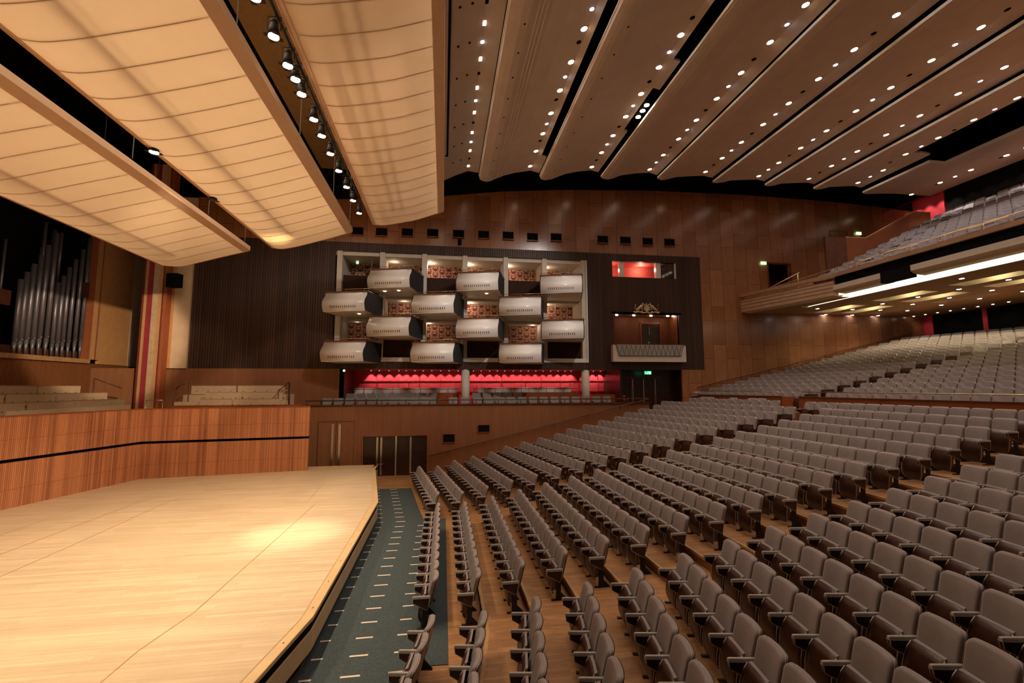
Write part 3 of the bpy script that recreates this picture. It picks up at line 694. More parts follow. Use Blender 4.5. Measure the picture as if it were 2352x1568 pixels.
# ---- organ wall
mb=MB(); mb.box(-17.6,-17.3,2,29.6,2.9,5.72); ST('wall_left',mb,M['flutedx'],'fluted brown wall below the organ')
t=empty('door_7',(-17.3,26.3,3.2),0,'dark doorway left of the striped pillar','door',kind='structure')
MB().box(-.0,.02,-.5,.5,0,2.15).build('door_leaf',M['doorwood'],t); mb=MB(); mb.box(0,.05,-.55,1.6,2.15,2.22); mb.build('door_frame',M['cherry'],t)
mb=MB(); mb.box(-17.75,-17.2,2,24.95,5.72,5.92); tag(mb.build('organ_sill',M['nosing']),'light wooden ledge running under the organ pipes','ledge')
og=empty('pipe_organ',(-17.6,21,5.95),0,'large organ with rows of tapered metal pipes in black surround','organ')
def pipe(x,y,zf,zb,zt,r):
    x-=-17.6; y-=21; zf-=5.95; zb-=5.95; zt-=5.95
    n=18
    mb=MB(); mb.tube([(x,y,zf),(x,y,zb)],[.03,r*.95],n); mb.tube([(x,y,zb+.03),(x,y,zt)],r,n)
    mb.tube([(x,y,zb-.01),(x,y,zb+.04)],r*.8,n)
    mb.box(x+r*.75,x+r*1.02,y-r*.5,y+r*.5,zb+.06,zb+.14)
    mb.build('organ_pipe',M['pipe'],og,True)
pb=[(21.34,6.39,9.06),(21.59,6.44,9.43),(21.87,6.52,9.86),(22.17,6.55,10.34),(22.47,6.63,10.88),(22.82,6.69,11.56),(23.14,6.49,9.34),(23.42,6.52,9.72),(23.70,6.60,10.2),(24.02,6.63,10.68),(24.39,6.72,11.29),(24.74,6.75,11.95)]
for i,(y,zb,zt) in enumerate(pb): pipe(-17.55,y,5.95,zb,zt,.095 if i<6 else .085)
for y,zb,zt,r in [(20.75,6.5,8.9,.09),(20.5,6.5,8.5,.09),(20.2,6.5,8.2,.09),(21.3,7.0,10.8,.05),(23.1,9.2,12.2,.07),(23.6,8.9,12.0,.08),(24.0,9.3,12.0,.07),(23.0,8.5,11.0,.05)]: pipe(-18.4,y+.2,5.95,zb,zt,r)
for k in range(8): pipe(-17.75,19.6-k*.27,5.95,6.5,9.2+abs(k-3.5)*.45,.09)
mb=MB(); mb.box(-.5,.2,-1.2,-.2,1.9,2.5); mb.box(-.5,.15,3.65,3.95,3.0,3.75); mb.box(-.45,-.2,-14,4.2,0,.35); mb.build('wind_chest',M['organbrown'],og)
mb=MB(); mb.box(-1.6,-1.5,-16,4.4,0,8); mb.build('backing',M['black'],og)
mb=MB(); mb.box(-1.6,.0,4.0,4.05,0,8); mb.build('side_board',M['black'],og)
# felt screens
def screen(name,pts,z0,z1,mats,label,th=.1,face='x',x=-17.3):
    mb=MB()
    for (a,b_,mi) in pts:
        if face=='x': mb.box(x-th+mi*.004,x+mi*.006,a,b_,z0,z1,mi)
        else: mb.box(a,b_,x-mi*.006,x+th,z0,z1,mi)
    tag(mb.build(name,mats),label,'screen')
screen('vertical_boards',[(24.85,25.0,0),(25.0,25.12,1),(25.12,25.3,2),(25.3,25.42,0),(25.42,25.62,1)],5.92,14,[M['rust'],M['tan2'],M['orange']],'narrow orange and tan boards beside the organ pipes',.3)
screen('acoustic_screen',[(25.62,27.7,0),(27.7,29.5,1)],5.7,14.5,[M['orange'],M['tan']],'tall orange and tan felt screen left of the striped pillar',.15)
screen('acoustic_screen',[(-14.6,-13.72,0),(-13.72,-12.96,1)],5.5,14.5,[M['orange'],M['tan']],'tall orange and tan felt screen right of the striped pillar',.12,'y',25.08)
mb=MB(); xs=[-14.95,-14.83,-14.72,-14.45,-14.22,-14.05,-13.98,-13.84]; mi=[0,1,2,3,1,0,4]
for i in range(7): mb.box(xs[i],xs[i+1],24.62-(.04 if i in(1,3) else 0),25.05,3.0,16,mi[i])
tag(mb.build('striped_pillar',[M['maroon'],M['tan2'],M['crimson'],plain('dull tan stripe',(.52,.35,.22),.8),M['rust']]),'tall square pillar striped in maroon, crimson and tan','pillar')
t=empty('hanging_speaker',(-13.35,24.3,9.5),rad(-12),'black loudspeaker hanging in front of the felt screen','speaker')
MB().box(-.28,.28,-.2,.2,0,.68).build('cabinet',M['black'],t)
mb=MB(); mb.tube([(-.1,0,.68),(-.1,0,6)],.008,5); mb.tube([(.1,0,.68),(.1,0,6)],.008,5); mb.build('cable',M['steel'],t)

# ================================================================== CANOPY OVER THE STAGE
CPY0,CPY1=3.4,20.5
prof=[[(-11.9,9.67),(-11.45,9.63),(-11.0,9.66),(-10.5,9.80),(-9.7,10.05),(-8.4,10.44)],
      [(-7.54,10.61),(-7.1,10.58),(-6.6,10.68),(-6.14,10.82),(-5.3,11.09),(-4.16,11.49)],
      [(-3.26,11.89),(-2.8,11.88),(-2.42,11.95),(-1.85,12.08),(-1.25,12.24),(-.10,12.68)]]
def sweep(pts,y0,y1,mb,th=None,m=0):
    n=len(pts); vs=[(x,y,z) for x,z in pts for y in (y0,y1)]
    mb.add(vs,[(2*i,2*i+1,2*i+3,2*i+2) for i in range(n-1)],m)
names=['leftmost, nearest the organ','middle','rightmost, nearest the hall ceiling']
for i,pr in enumerate(prof):
    t=empty('canopy_panel',(0,0,0),0,'long cream cloth acoustic canopy hung over the stage, '+names[i],'canopy','cloth canopies over the stage')
    # finer curve
    fine=[]; q_=[(2*pr[0][0]-pr[1][0],2*pr[0][1]-pr[1][1])]+pr+[(2*pr[-1][0]-pr[-2][0],2*pr[-1][1]-pr[-2][1])]
    for a_ in range(1,len(q_)-2):
        for k in range(3):
            u=k/3; fine.append(tuple(.5*(2*q_[a_][c]+(q_[a_+1][c]-q_[a_-1][c])*u+(2*q_[a_-1][c]-5*q_[a_][c]+4*q_[a_+1][c]-q_[a_+2][c])*u*u+(3*q_[a_][c]-q_[a_-1][c]-3*q_[a_+1][c]+q_[a_+2][c])*u**3) for c in (0,1)))
    fine.append(pr[-1])
    mb=MB()
    # cloth sags a touch between its seams
    ys=[]; y=CPY0
    while y<CPY1-.01:
        ys.append(y); y+=.2
    ys.append(CPY1); n=len(fine)
    vs=[]
    for y in ys:
        ph=((CPY1-y)/.8)%1.0; sag=0
        for j,(x,z) in enumerate(fine):
            e=min(j,n-1-j)/2.0; vs.append((x,y,z+sag*min(1,e)))
    fs=[(r*n+j,r*n+j+1,(r+1)*n+j+1,(r+1)*n+j) for r in range(len(ys)-1) for j in range(n-1)]
    mb.add(vs,fs)
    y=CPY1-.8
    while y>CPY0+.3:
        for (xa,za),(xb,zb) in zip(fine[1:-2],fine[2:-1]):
            mb.add([(xa,y-.010,za-.004),(xb,y-.010,zb-.004),(xb,y+.010,zb-.004),(xa,y+.010,za-.004)],[(0,3,2,1)],1)  # darker strips paint in the rib shadows along the stitched seams
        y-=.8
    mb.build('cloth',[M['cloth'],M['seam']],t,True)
    mb=MB()
    # timber ribs and one beam right above the cloth
    y=CPY1-.8
    while y>CPY0+.3:
        mb.tube([(x,y,z+.028) for x,z in fine],.014,5); y-=.8
    (x0,z0)=fine[8]; mb.box(x0-.06,x0+.06,CPY0+.3,CPY1-1.2,z0+.16,z0+.20)
    mb.build('rib',M['railwood'],t)
    mb=MB(); s=(pr[-1][1]-pr[-2][1])/(pr[-1][0]-pr[-2][0])
    mb.prism([(pr[0][0]-.03,pr[0][1]+.02),(pr[0][0]+.13,pr[0][1]-.03),(pr[0][0]+.13,pr[0][1]+.0),(pr[0][0]+.02,pr[0][1]+.18),(pr[0][0]-.03,pr[0][1]+.18)],'y',CPY0,CPY1)
    e=pr[-1]; mb.prism([(e[0]-.24,e[1]-.24*s-.012),(e[0]+.03,e[1]),(e[0]+.03,e[1]+.18),(e[0]-.03,e[1]+.18),(e[0]-.24,e[1]-.24*s+.02)],'y',CPY0,CPY1)
    mb.build('edge_frame',M['canopyframe'],t)
    mb=MB()
    low=[(x,z-.012) for x,z in fine]; up=[(x,z+.12) for x,z in fine][::-1]
    for y in (CPY0-.05,CPY1): 
        nn=len(fine)
        for j in range(nn-1):
            mb.prism([low[j],low[j+1],up[nn-2-j],up[nn-1-j]],'y',y,y+.05)
    mb.build('end_frame',M['canopyframe'],t)
    mb=MB()
    for y in (5,9,13,17,20):
        for x,z in (pr[0],pr[-1]): mb.tube([(x,y,z+.25),(x,y,19.4)],.012,5)
    mb.build('suspension_cable',M['ring'],t)
# lighting bar and spotlights in the gap
mb=MB(); mb.tube([(-3.42,2.5,12.02),(-3.42,19.0,12.02)],.035,8); mb.tube([(-3.36,2.5,12.28),(-3.36,19.0,12.28)],.025,8)
for k in range(22): mb.tube([(-3.42,2.7+k*.75,12.02),(-3.36,2.7+k*.75,12.28)],.013,5); 
for k in range(5): mb.tube([(-3.4,3+k*4,12.28),(-3.4,3+k*4,19.4)],.012,5)
tag(mb.build('lighting_bar',M['blackmetal'],smooth=True),'black lighting bar in the gap between middle and right canopies','bar')
SY=[20.65,19.24,17.93,16.57,15.34,14.23,13.35,12.18,11.08,10.14,9.1,8.0,6.9]
def stage_lamp(x,y,z,label,energy,size,aim,col=(1,.80,.57),on=True,blend=.6):
    t=empty('stage_spotlight',(x,y,z),0,label,'spotlight','spotlights above the stage')
    mb=MB(); mb.tube([(0,0,.02),(0,0,.30)],[.12,.07],14); mb.tube([(0,0,.30),(0,0,.36)],.075,12); mb.build('housing',M['blackmetal'],t,True)
    mb=MB(); mb.tube([(-.13,0,.15),(-.13,0,.45),(.13,0,.45),(.13,0,.15)],.012,5); mb.tube([(0,0,.45),(0,0,.62)],.015,5); mb.build('yoke',M['blackmetal'],t)
    mb=MB(); mb.tube([(0,0,0),(0,0,.015)],.105,14)
    for a in range(4):
        c,s=math.cos(a*math.pi/2+.5),math.sin(a*math.pi/2+.5); mb.box(c*.13-.05,c*.13+.05,s*.13-.05,s*.13+.05,.0,.005,1)
    mb.build('lamp_face',[M['lampwarm'] if on else M['ring'],M['blackmetal']],t)
    if on:
        l=bpy.data.lights.new('beam','SPOT'); l.energy=energy; l.color=col; l.spot_size=rad(size); l.spot_blend=blend; l.shadow_soft_size=.12
        o=bpy.data.objects.new('beam',l); C.objects.link(o); o.parent=t; o.location=(0,0,-.04)
        d=Vector(aim)-Vector((x,y,z)); o.rotation_euler=d.to_track_quat('-Z','Y').to_euler()
    return t
STAGE_E=530
for i,y in enumerate(SY):
    stage_lamp(-3.5,y*.8965,11.60,'black stage spotlight in the right canopy gap, %s counting from the far end'%ORD[i+1],STAGE_E,84,(-6.0,y*.9-.4,0.8))
for i,y in enumerate([15.2,12.2,6.0,4.0,2.4]):  # last three are unseen, added to light the left of the stage
    stage_lamp(-7.4,y,10.5,'black spotlight in the left canopy gap, %s counting from the far end'%ORD[i+1],STAGE_E*2.2,100,(-9.4,y+(2.2 if y<8 else 1.0),.8),col=(1,.79,.56),on=(i>0))
# accent on the stage front
stage_lamp(-3.55,10.6,11.75,'narrow bright spotlight aimed at the stage front from the right canopy gap',5600,16,(-3.75,12.7,.8),col=(1,.86,.66),blend=1.0)
for i,(pr,e) in enumerate(zip(prof,(240,300,280))):
    l=bpy.data.lights.new('canopy_backlight','AREA'); l.shape='RECTANGLE'; l.size=3.4; l.size_y=16.5; l.energy=e*1.35; l.color=(1,.78,.54)
    o=bpy.data.objects.new('canopy_backlight',l); C.objects.link(o); o.location=((pr[0][0]+pr[-1][0])/2,12,(pr[0][1]+pr[-1][1])/2+2.8)
l=bpy.data.lights.new('hot_backlight','SPOT'); l.energy=160; l.color=(1,.82,.42); l.spot_size=rad(70); l.spot_blend=1; l.shadow_soft_size=.1
o=bpy.data.objects.new('hot_backlight',l); C.objects.link(o); o.location=(-6.9,19.3,11.9)

# ================================================================== HUNG CEILING
bands=[[(-3.2,14.3),(-1.6,14.75),(-.12,15.35),(.5,15.68),(1.16,15.98),(1.73,15.92)],
 [(1.77,15.72),(1.80,15.56),(1.95,15.48),(2.17,15.45),(2.42,15.52),(2.64,15.66),(3.1,15.86),(3.7,16.06),(4.57,16.25),(5.06,16.14)],
 [(5.09,15.96),(5.12,15.84),(5.25,15.77),(5.4,15.76),(5.75,15.84),(6.15,16.03),(6.54,16.2),(7.2,16.38),(7.98,16.52),(8.56,16.41)],
 [(8.60,16.2),(8.64,16.1),(8.8,16.06),(8.99,16.05),(9.3,16.14),(9.74,16.34),(10.6,16.52),(11.45,16.63),(11.92,16.51)],
 [(11.97,16.36),(12.0,16.28),(12.21,16.23),(12.6,16.32),(13.1,16.48),(14.0,16.6),(14.8,16.68),(15.35,16.6)]]
base=[(0,.0),(.03,-.06),(.2,-.08),(.6,.0),(1.1,.15),(2.0,.25),(2.8,.33),(3.32,.26)]
for x0,z0 in ((15.40,16.36),(18.76,16.40),(22.01,16.40)): bands.append([(x0+a,z0+c) for a,c in base])
bands.append([(25.42,16.36),(25.45,16.28),(25.7,16.27),(26.4,16.34),(27.5,16.42),(28.9,16.44),(30.3,16.44)])
CE=23.0
def clipx(p,xa,xb):
    out=[]
    for (a,b_) in zip(p[:-1],p[1:]):
        if b_[0]<=xa or a[0]>=xb: continue
        def at(x): t=(x-a[0])/(b_[0]-a[0]); return (x,a[1]+t*(b_[1]-a[1]))
        s=at(xa) if a[0]<xa else a; e=at(xb) if b_[0]>xb else b_
        if not out: out.append(s)
        out.append(e)
    return out
def ceilz(i,x):
    p=bands[i]
    for a,b_ in zip(p[:-1],p[1:]):
        if a[0]<=x<=b_[0]: return a[1]+(x-a[0])/(b_[0]-a[0])*(b_[1]-a[1])
    return p[-1][1]
def slope(i,x): return (ceilz(i,x+.1)-ceilz(i,x-.1))/.2
def disc(mb,i,x,y,rr,m=2):
    z=ceilz(i,x); s_=slope(i,x); nn=Vector((s_,0,-1)).normalized(); c_=Vector((x,y,z)); mb.tube([c_+nn*.012,c_-nn*.02],rr,12,m)
def slab(p,y0,y1,mb,left=True):
    up=[(x,z+.10) for x,z in p][::-1]; n=len(p)
    for j in range(n-1): 
        a,b_=p[j],p[j+1]; mb.prism([a,b_,(b_[0],b_[1]+.09),(a[0],a[1]+.09)],'y',y0,y1,0)
segs={1:[(21.3,CE,-9,99),(-2,21.3,-9,4.80)],
      2:[(18.95,CE,-9,8.42),(15.9,18.95,-9,8.22),(14.3,15.9,-9,8.5),(-2,14.3,-9,8.22)],
      7:[(19.0,CE,-9,99),(-2,19.0,-9,24.25)], 8:[(19.15,CE,-9,99),(-2,19.15,26.46,99)]}
where=['strip beside the stage canopy']+['%s wave from the stage canopy'%ORD[i] for i in range(1,9)]
for i,p in enumerate(bands):
    mb=MB()
    for (y0,y1,xa,xb) in segs.get(i,[(-2,CE,-99,99)]): slab(clipx(p,xa,xb),y0,y1,mb)
    if i>0:   # leading edge of each wave, lamp light put into its cream
        x0=p[0][0] if i!=8 else p[0][0]; z0=p[0][1]
        ylo=-2 if i!=8 else 19.15
        mb.box(x0-.03,x0+.005,ylo,CE,z0-.0 if i<3 else z0-.05,z0+.06,1)
        if i==8:
            mb.box(26.42,26.46,-2,19.15,16.30,16.46,1); mb.box(25.42,26.46,19.13,19.17,16.3,16.44,1)
    if i==1:
        for gx in (2.66,2.80,2.94): 
            z=ceilz(1,gx); mb.box(gx-.02,gx+.02,-2,CE,z-.028,z+.01,0)
    # unlit holes
    lx=[1.15,4.44,7.92,11.29,14.62,18.01,21.24,24.0,28.9][i]
    for q_ in range(7):
        y=[21.65,19.95,21.85,20.25,21.7,20.2,21.7,20.0,21.5][i]-3.12*q_
        if y<0: continue
        disc(mb,i,lx,y,.085)
    if i in (1,2):
        for q_ in range(18):
            y=22-1.2*q_; x=p[4][0]-.1; disc(mb,i,x,y,.033)
    if i==0:
        for q_ in range(9):
            y=21.5-1.55*q_
            for x in (.35,.72): disc(mb,0,x,y,.045)
        mb.box(.02,.10,-2,20.5,15.40,15.50,2); mb.box(-3,.10,20.44,20.52,15.38,15.5,2)
    ST('ceiling',mb,[M['ceilgrey'] if i==0 else M['ceil'],M['ceiledge'],M['black']],'beige acoustic ceiling panel with downlights, '+where[i])
mb=MB(); mb.box(-6.25,-3.2,-1,CE,15.6,15.7); ST('ceiling',mb,M['olive'],'dark olive soffit above the gap between the canopies')
mb=MB(); mb.prism([(30.3,16.5),(31.7,17.25),(31.7,17.35),(30.3,16.6)],'y',-1,25.15); ST('ceiling',mb,M['darkred'],'dark red soffit strip in front of the rear balcony wall')

# downlights
def make_down(r,mat,name):
    t=empty('ceiling_downlight',(0,0,0),0,'x','downlight')
    mb=MB(); mb.tube([(0,0,-.008),(0,0,.04)],r*1.15,18); mb.build('trim_ring',M['ring'],t,True)
    mb=MB(); mb.tube([(0,0,-.012),(0,0,-.008)],r,18); mb.build('lamp_face',mat,t)
    return t
dw=make_down(.108,M['lampwarm'],'w'); dc=make_down(.070,M['lampcool'],'c')
usedw=[False,False]
lamps=[]  # (band, x, y, cool)
trio={0:[20.09,17.0,13.88],1:[18.54,15.45,12.34],2:[20.27,17.15,14.01],3:[21.79,18.66,15.53,12.38],4:[20.15,17.02,13.88],5:[21.75,18.64,15.5,12.36],6:[20.12,16.99,13.87],7:[21.74,18.34,15.25],8:[20.53,17.35]}
single={0:[22.42],1:[20.9,22.45],2:[22.6],4:[22.49],6:[22.47],8:[22.97]}
X7=lambda y:24.62 if y>20 else 23.95
LX=[1.15,4.44,7.92,11.29,14.62,18.01,21.24,24.0,28.9]
LIGHTPTS=[]
for i in range(9):
    ys=list(trio[i]); 
    while ys[-1]-3.12>1.5: ys.append(ys[-1]-3.12)
    L=[(y,False) for y in single.get(i,[])]
    for c in ys:
        L+= [(c+.79,False),(c,True),(c-.79,False)]
        LIGHTPTS.append((i,LX[i] if i!=7 else X7(c),c))
    L.sort(reverse=True)
    for k,(y,cool) in enumerate(L):
        x=LX[i] if i!=7 else X7(y)
        if y>22.98: continue
        z=ceilz(i,x)
        lab=('small cool' if cool else 'warm')+' downlight on the %s, %s from far wall'%(where[i].replace('from the stage canopy','ceiling wave from canopy').replace('wave ceiling','ceiling').replace('strip beside the stage canopy','flat ceiling strip by canopy'),ORD[k+1])
        src,fi=(dc,1) if cool else (dw,0)
        th=-math.atan(slope(i,x))
        if not usedw[fi]: src.location=(x,y,z); src['label']=lab; src['group']='ceiling downlights'; usedw[fi]=True; src.rotation_euler[1]=th
        else: dup(src,(x,y,z),0,lab,'ceiling downlights').rotation_euler[1]=th
# real light from each group of downlights
AUD_E=262
for i,x,y in LIGHTPTS:
    if i%2==1 or i in (0,4,8,2,6):
        l=bpy.data.lights.new('downlight_beam','SPOT'); l.energy=AUD_E*(1.0 if i<6 else 1.25)*(1 if y>8 else .45); l.color=(1,.84,.72) if i<6 else (.98,.92,.95); l.spot_size=rad(100); l.spot_blend=.8; l.shadow_soft_size=.12
        o=bpy.data.objects.new('downlight_beam',l); C.objects.link(o); o.location=(x,y,ceilz(i,x)-.1)
# three spotlights in the black slot
for i,(x,y) in enumerate(SLOT3:=[(8.42,17.75),(8.42,17.3),(8.42,16.9)]):
    t=empty('slot_spotlight',(x,y,16.42),0,'warm spotlight in the black ceiling slot, %s of three from the far wall'%ORD[i+1],'spotlight','three spotlights in the black ceiling slot')
    MB().cyl((0,0,-.02),.11,.02,14).build('lamp_face',M['lampwarm'],t); MB().tube([(0,0,.0),(0,0,.3)],.12,12).build('housing',M['blackmetal'],t,True)
# row of small lamps by the upper rear wall
RY=[24.9,24.2,23.4,22.75,21.85,21.0,20.2,19.4,18.6,17.8]
for i,y in enumerate(RY):
    mb=MB(); mb.cyl((0,0,-.02),.06,.02,10)
    tag(mb.build('rear_wall_lamp',M['lampsmall'],loc=(31.0,y-.1,16.88)),'tiny lamp near the upper rear wall, %s from the side wall'%ORD[i+1],'lamp','tiny lamps above the balcony rear wall')
    l=bpy.data.lights.new('wall_wash','SPOT'); l.energy=110 if i<4 else 30; l.color=(1,.8,.65); l.spot_size=rad(70); l.spot_blend=.9; l.shadow_soft_size=.05
    o=bpy.data.objects.new('wall_wash',l); C.objects.link(o); o.location=(31.0,y-.1,16.8); o.rotation_euler=Vector((.35,0,-1)).to_track_quat('-Z','Y').to_euler()

# ================================================================== BALCONY
FP=[(18.35,25.2),(19.65,19.8),(19.65,4.1),(18.3,-1.0)]
def pathsweep(mb,cs,path,m=0,close=True):
    n=len(cs); k=len(path); vs=[(p[0]+o,p[1],z) for p in path for o,z in cs]
    rng=range(n) if close else range(n-1)
    fs=[(r*n+j,r*n+(j+1)%n,(r+1)*n+(j+1)%n,(r+1)*n+j) for r in range(k-1) for j in rng]
    if close: fs+=[tuple(range(n)),tuple(range((k-1)*n,k*n))[::-1]]
    return mb.add(vs,fs,m)
bal=empty('balcony_front',(0,0,0),0,'balcony front with wooden fascia, black slot and yellow lit cove','balcony',kind='structure')
mb=MB(); pathsweep(mb,[(0,9.1),(0,9.86),(.12,9.9),(.3,9.9),(.3,9.1)],FP[:2]); pathsweep(mb,[(0,9.1),(0,9.86),(.12,9.9),(.3,9.9),(.3,9.1)],FP[2:])
pathsweep(mb,[(-.0,10.05),(-.03,10.22),(.25,10.26),(.25,10.05)],FP)
fs_=mb.build('fascia',plain('pale brown fascia boards',(.58,.38,.25),.5,var=.1,nscale=3),bal)
mb=MB()
for z in (9.3,9.5,9.7,9.85): pathsweep(mb,[(-.012,z),(-.012,z+.012),(.01,z+.012),(.01,z)],FP[:2])
mb.build('fascia_joint',M['railwood'],fs_)
mb=MB(); pathsweep(mb,[(.14,9.60),(.14,10.1),(.2,10.1),(.2,9.60)],[(19.65,19.8),(19.65,4.1)]); mb.box(19.6,19.95,15.95,17.25,9.12,9.62); mb.box(19.6,19.95,7.0,8.3,9.12,9.62)
mb.build('speaker_slot',M['black'],bal)
LIP=[(0,9.62),(0,9.37),(.10,9.28),(.35,9.225),(.72,9.20),(.72,9.31),(.3,9.62)]
mb=MB()
for y0,y1 in ((23.0,17.25),(15.95,8.3),(7.0,4.1)): pathsweep(mb,LIP,[(19.65,min(y0,19.8)),(19.65,y1)])
mb.add([(19.65,19.8,9.62),(19.65,19.8,9.37),(20.37,19.8,9.2),(20.37,19.8,9.5)],[(0,1,2,3)])
mb.build('lower_lip',M['cream'],bal)
mb=MB(); mb.add([(18.85,25.2,9.10),(20.4,25.2,9.2),(20.4,19.8,9.2),(20.15,19.8,9.10),(19.65,19.8,9.1),(18.35,25.2,9.1)],[(0,1,2,3),(0,3,4,5)]); mb.build('flank_soffit',M['cream'],bal)
mb=MB(); pathsweep(mb,[(0,9.1),(.5,9.03),(.5,9.1)],FP[:2]); mb.build('side_soffit',M['cream'],bal)
CX0=.98
mb=MB(); mb.add([(20.38,1.5,9.20),(20.38,22.6,9.20),(20.74,22.6,9.04),(20.74,1.5,9.04),(20.5,1.5,9.4),(20.5,22.6,9.4)],[(0,1,2,3),(0,4,5,1),(2,5,4,3)]); mb.build('cove_light',M['cove'],bal)
mb=MB(); mb.box(20.73,20.95,1.4,23.0,9.05,9.11); mb.box(20.3,20.98,22.62,22.68,9.0,9.5); mb.build('cove_trough',M['cream'],bal)
# soffit with coffers
cofx=[(22.75,23.75),(24.6,25.6),(26.5,27.5)]; cofy=[(21.83,24.45),(18.05,20.67),(14.3,16.9),(10.5,13.1),(6.7,9.3),(2.9,5.5)]
holes=[(a,b_,c,d) for a,b_ in cofx for c,d in cofy]
xs=sorted({20.95,31.7}|{h[0] for h in holes}|{h[1] for h in holes}); ys=sorted({-1,25.2}|{h[2] for h in holes}|{h[3] for h in holes})
mb=MB()
for i in range(len(xs)-1):
    for j in range(len(ys)-1):
        cx=(xs[i]+xs[i+1])/2; cy=(ys[j]+ys[j+1])/2
        if not any(h[0]<cx<h[1] and h[2]<cy<h[3] for h in holes): mb.box(xs[i],xs[i+1],ys[j],ys[j+1],9.06,9.12)
mb.add([(18.85,25.2,9.04),(20.15,19.8,9.04),(20.95,19.8,9.06),(20.95,25.2,9.06)],[(0,1,2,3)])
ST('ceiling',mb,plain('tan balcony soffit',(.36,.24,.14),.75,var=.05),'tan soffit under the balcony with recessed coffers')
mbc=MB()
for (a,b_,c,d) in holes:
    z0,z1=9.06,9.42; s=.45
    lo=[(a,c,z0),(b_,c,z0),(b_,d,z0),(a,d,z0)]; hi=[(a+.05,c+s,z1),(b_-.05,c+s,z1),(b_-.05,d-s,z1),(a+.05,d-s,z1)]
    mbc.add(lo+hi,[(0,1,5,4),(1,2,6,5),(2,3,7,6),(3,0,4,7),(4,5,6,7)])
    if d>14 and a<26:
        l=bpy.data.lights.new('coffer_lamp','POINT'); l.energy=24; l.color=(1,.84,.42); l.shadow_soft_size=.05
        o=bpy.data.objects.new('coffer_lamp',l); C.objects.link(o); o.location=((a+b_)/2,(c+d)/2,9.33)
ST('ceiling',mbc,M['cream'],'cream recessed coffers glowing yellow in the balcony soffit')
sd=None; dpos=[(21.86,23.2),(24.17,25.05),(24.17,23.14),(26.1,25.05),(26.07,23.12),(27.98,25.0),(27.93,23.07),(24.2,21.3),(26.05,21.2),(27.95,21.2),(24.18,19.38),(26.05,19.34),(27.9,19.3),(24.18,17.51),(26.07,17.5),(27.9,17.5),(21.88,15.7),(24.17,15.6),(26.07,15.6),(24.17,13.6)]
for i,(x,y) in enumerate(dpos):
    lab='round white downlight in the balcony soffit, %s one counted from the side wall'%ORD[i+1]
    if sd is None:
        sd=make_down(.085,M['lampcool'],'s'); sd.location=(x,y,9.06); sd['label']=lab; sd['group']='downlights under the balcony'
    else: dup(sd,(x,y,9.06),0,lab,'downlights under the balcony')
    if y<24 and (i%2==0 or x>25.5):
        l=bpy.data.lights.new('soffit_beam','SPOT'); l.energy=130 if x<25.5 else 230; l.color=(1,.84,.52); l.spot_size=rad(115); l.spot_blend=.9; l.shadow_soft_size=.1
        o=bpy.data.objects.new('soffit_beam',l); C.objects.link(o); o.location=(x,y,8.98)
for i in range(14):
    y=24.9-.72*i
    mb=MB(); mb.cyl((0,0,-.02),.05,.02,8)
    tag(mb.build('rear_wall_lamp',M['lampsmall'],loc=(30.6,y,9.06)),'tiny lamp along the rear of the balcony soffit, %s from the side wall'%ORD[i+1],'lamp','tiny lamps along the stalls rear wall')
    if i%2==0:
        l=bpy.data.lights.new('wall_wash','SPOT'); l.energy=14; l.color=(1,.8,.65); l.spot_size=rad(80); l.spot_blend=.9; l.shadow_soft_size=.05
        o=bpy.data.objects.new('wall_wash',l); C.objects.link(o); o.location=(30.6,y,8.98); o.rotation_euler=Vector((.8,0,-1)).to_track_quat('-Z','Y').to_euler()
# balcony treads
BX=[20.65+.83*i for i in range(12)]; BZ=[9.92+.4*i for i in range(12)]
mb=MB()
mb.prism([(18.65,25.2),(19.9,19.8),(19.9,4.1),(18.6,-1),(20.6,-1),(20.6,19.0),(22.2,25.2)],'z',9.5,9.85)
for i in range(12): mb.box(BX[i]-.03,(BX[i+1]-.03) if i<11 else 31.7,-1,22.3,9.5,BZ[i],0)
mb.prism([(20.6,22.3),(31.7,22.3),(31.7,25.2),(19.3,25.2)],'z',9.5,10.45)
ST('floor',mb,M['floorwood'],'steep wooden steps of the balcony seating')
# side parapets
mb=MB(); mb.box(21.85,23.25,22.3,22.42,10.4,13.15); tag(mb.build('side_parapet',M['railwood']),'dark wooden block parapet above the balcony doorway','parapet')
mb=MB(); mb.prism([(23.25,10.4),(23.25,13.18),(24.62,13.18),(28.2,15.02),(29.3,15.02),(29.3,10.4)],'y',22.32,22.45)
tag(mb.build('side_parapet',M['cherry']),'sloping walnut parapet beside the upper balcony seats','parapet')
mb=MB(); mb.tube([(23.3,22.38,13.2),(24.62,22.38,13.21),(28.2,22.38,15.05),(29.4,22.38,15.05)],.035,6); tag(mb.build('parapet_capping',M['nosing']),'pale capping on the sloping balcony parapet','capping')
rail('balcony_rail',[(18.45,25.1,10.1),(19.75,19.8,10.5),(19.75,4.1,10.5)],[((19.75,19.8-1.3*i,10.25),(19.75,19.8-1.3*i,10.5)) for i in range(12)],.022,M['brass'],'long brass rail along the balcony front')
for i,(y0,y1) in enumerate([(19.6,18.4),(17.8,16.2),(15.4,13.0),(12.2,9.0)]):
    t=empty('balcony_parapet',(20.45,y0,9.85),0,'short wooden parapet with brass rail behind the balcony front, %s from the side wall'%ORD[i+1],'parapet','short balcony parapets')
    MB().box(-.04,.04,y1-y0,0,0,.62).build('panel',M['cherry'],t)
    mb=MB(); mb.tube([(0,y1-y0,.60),(0,y1-y0,.82),(0,0,.82),(0,0,.60)],.02,6); mb.build('brass_rail',M['brass'],t,True)
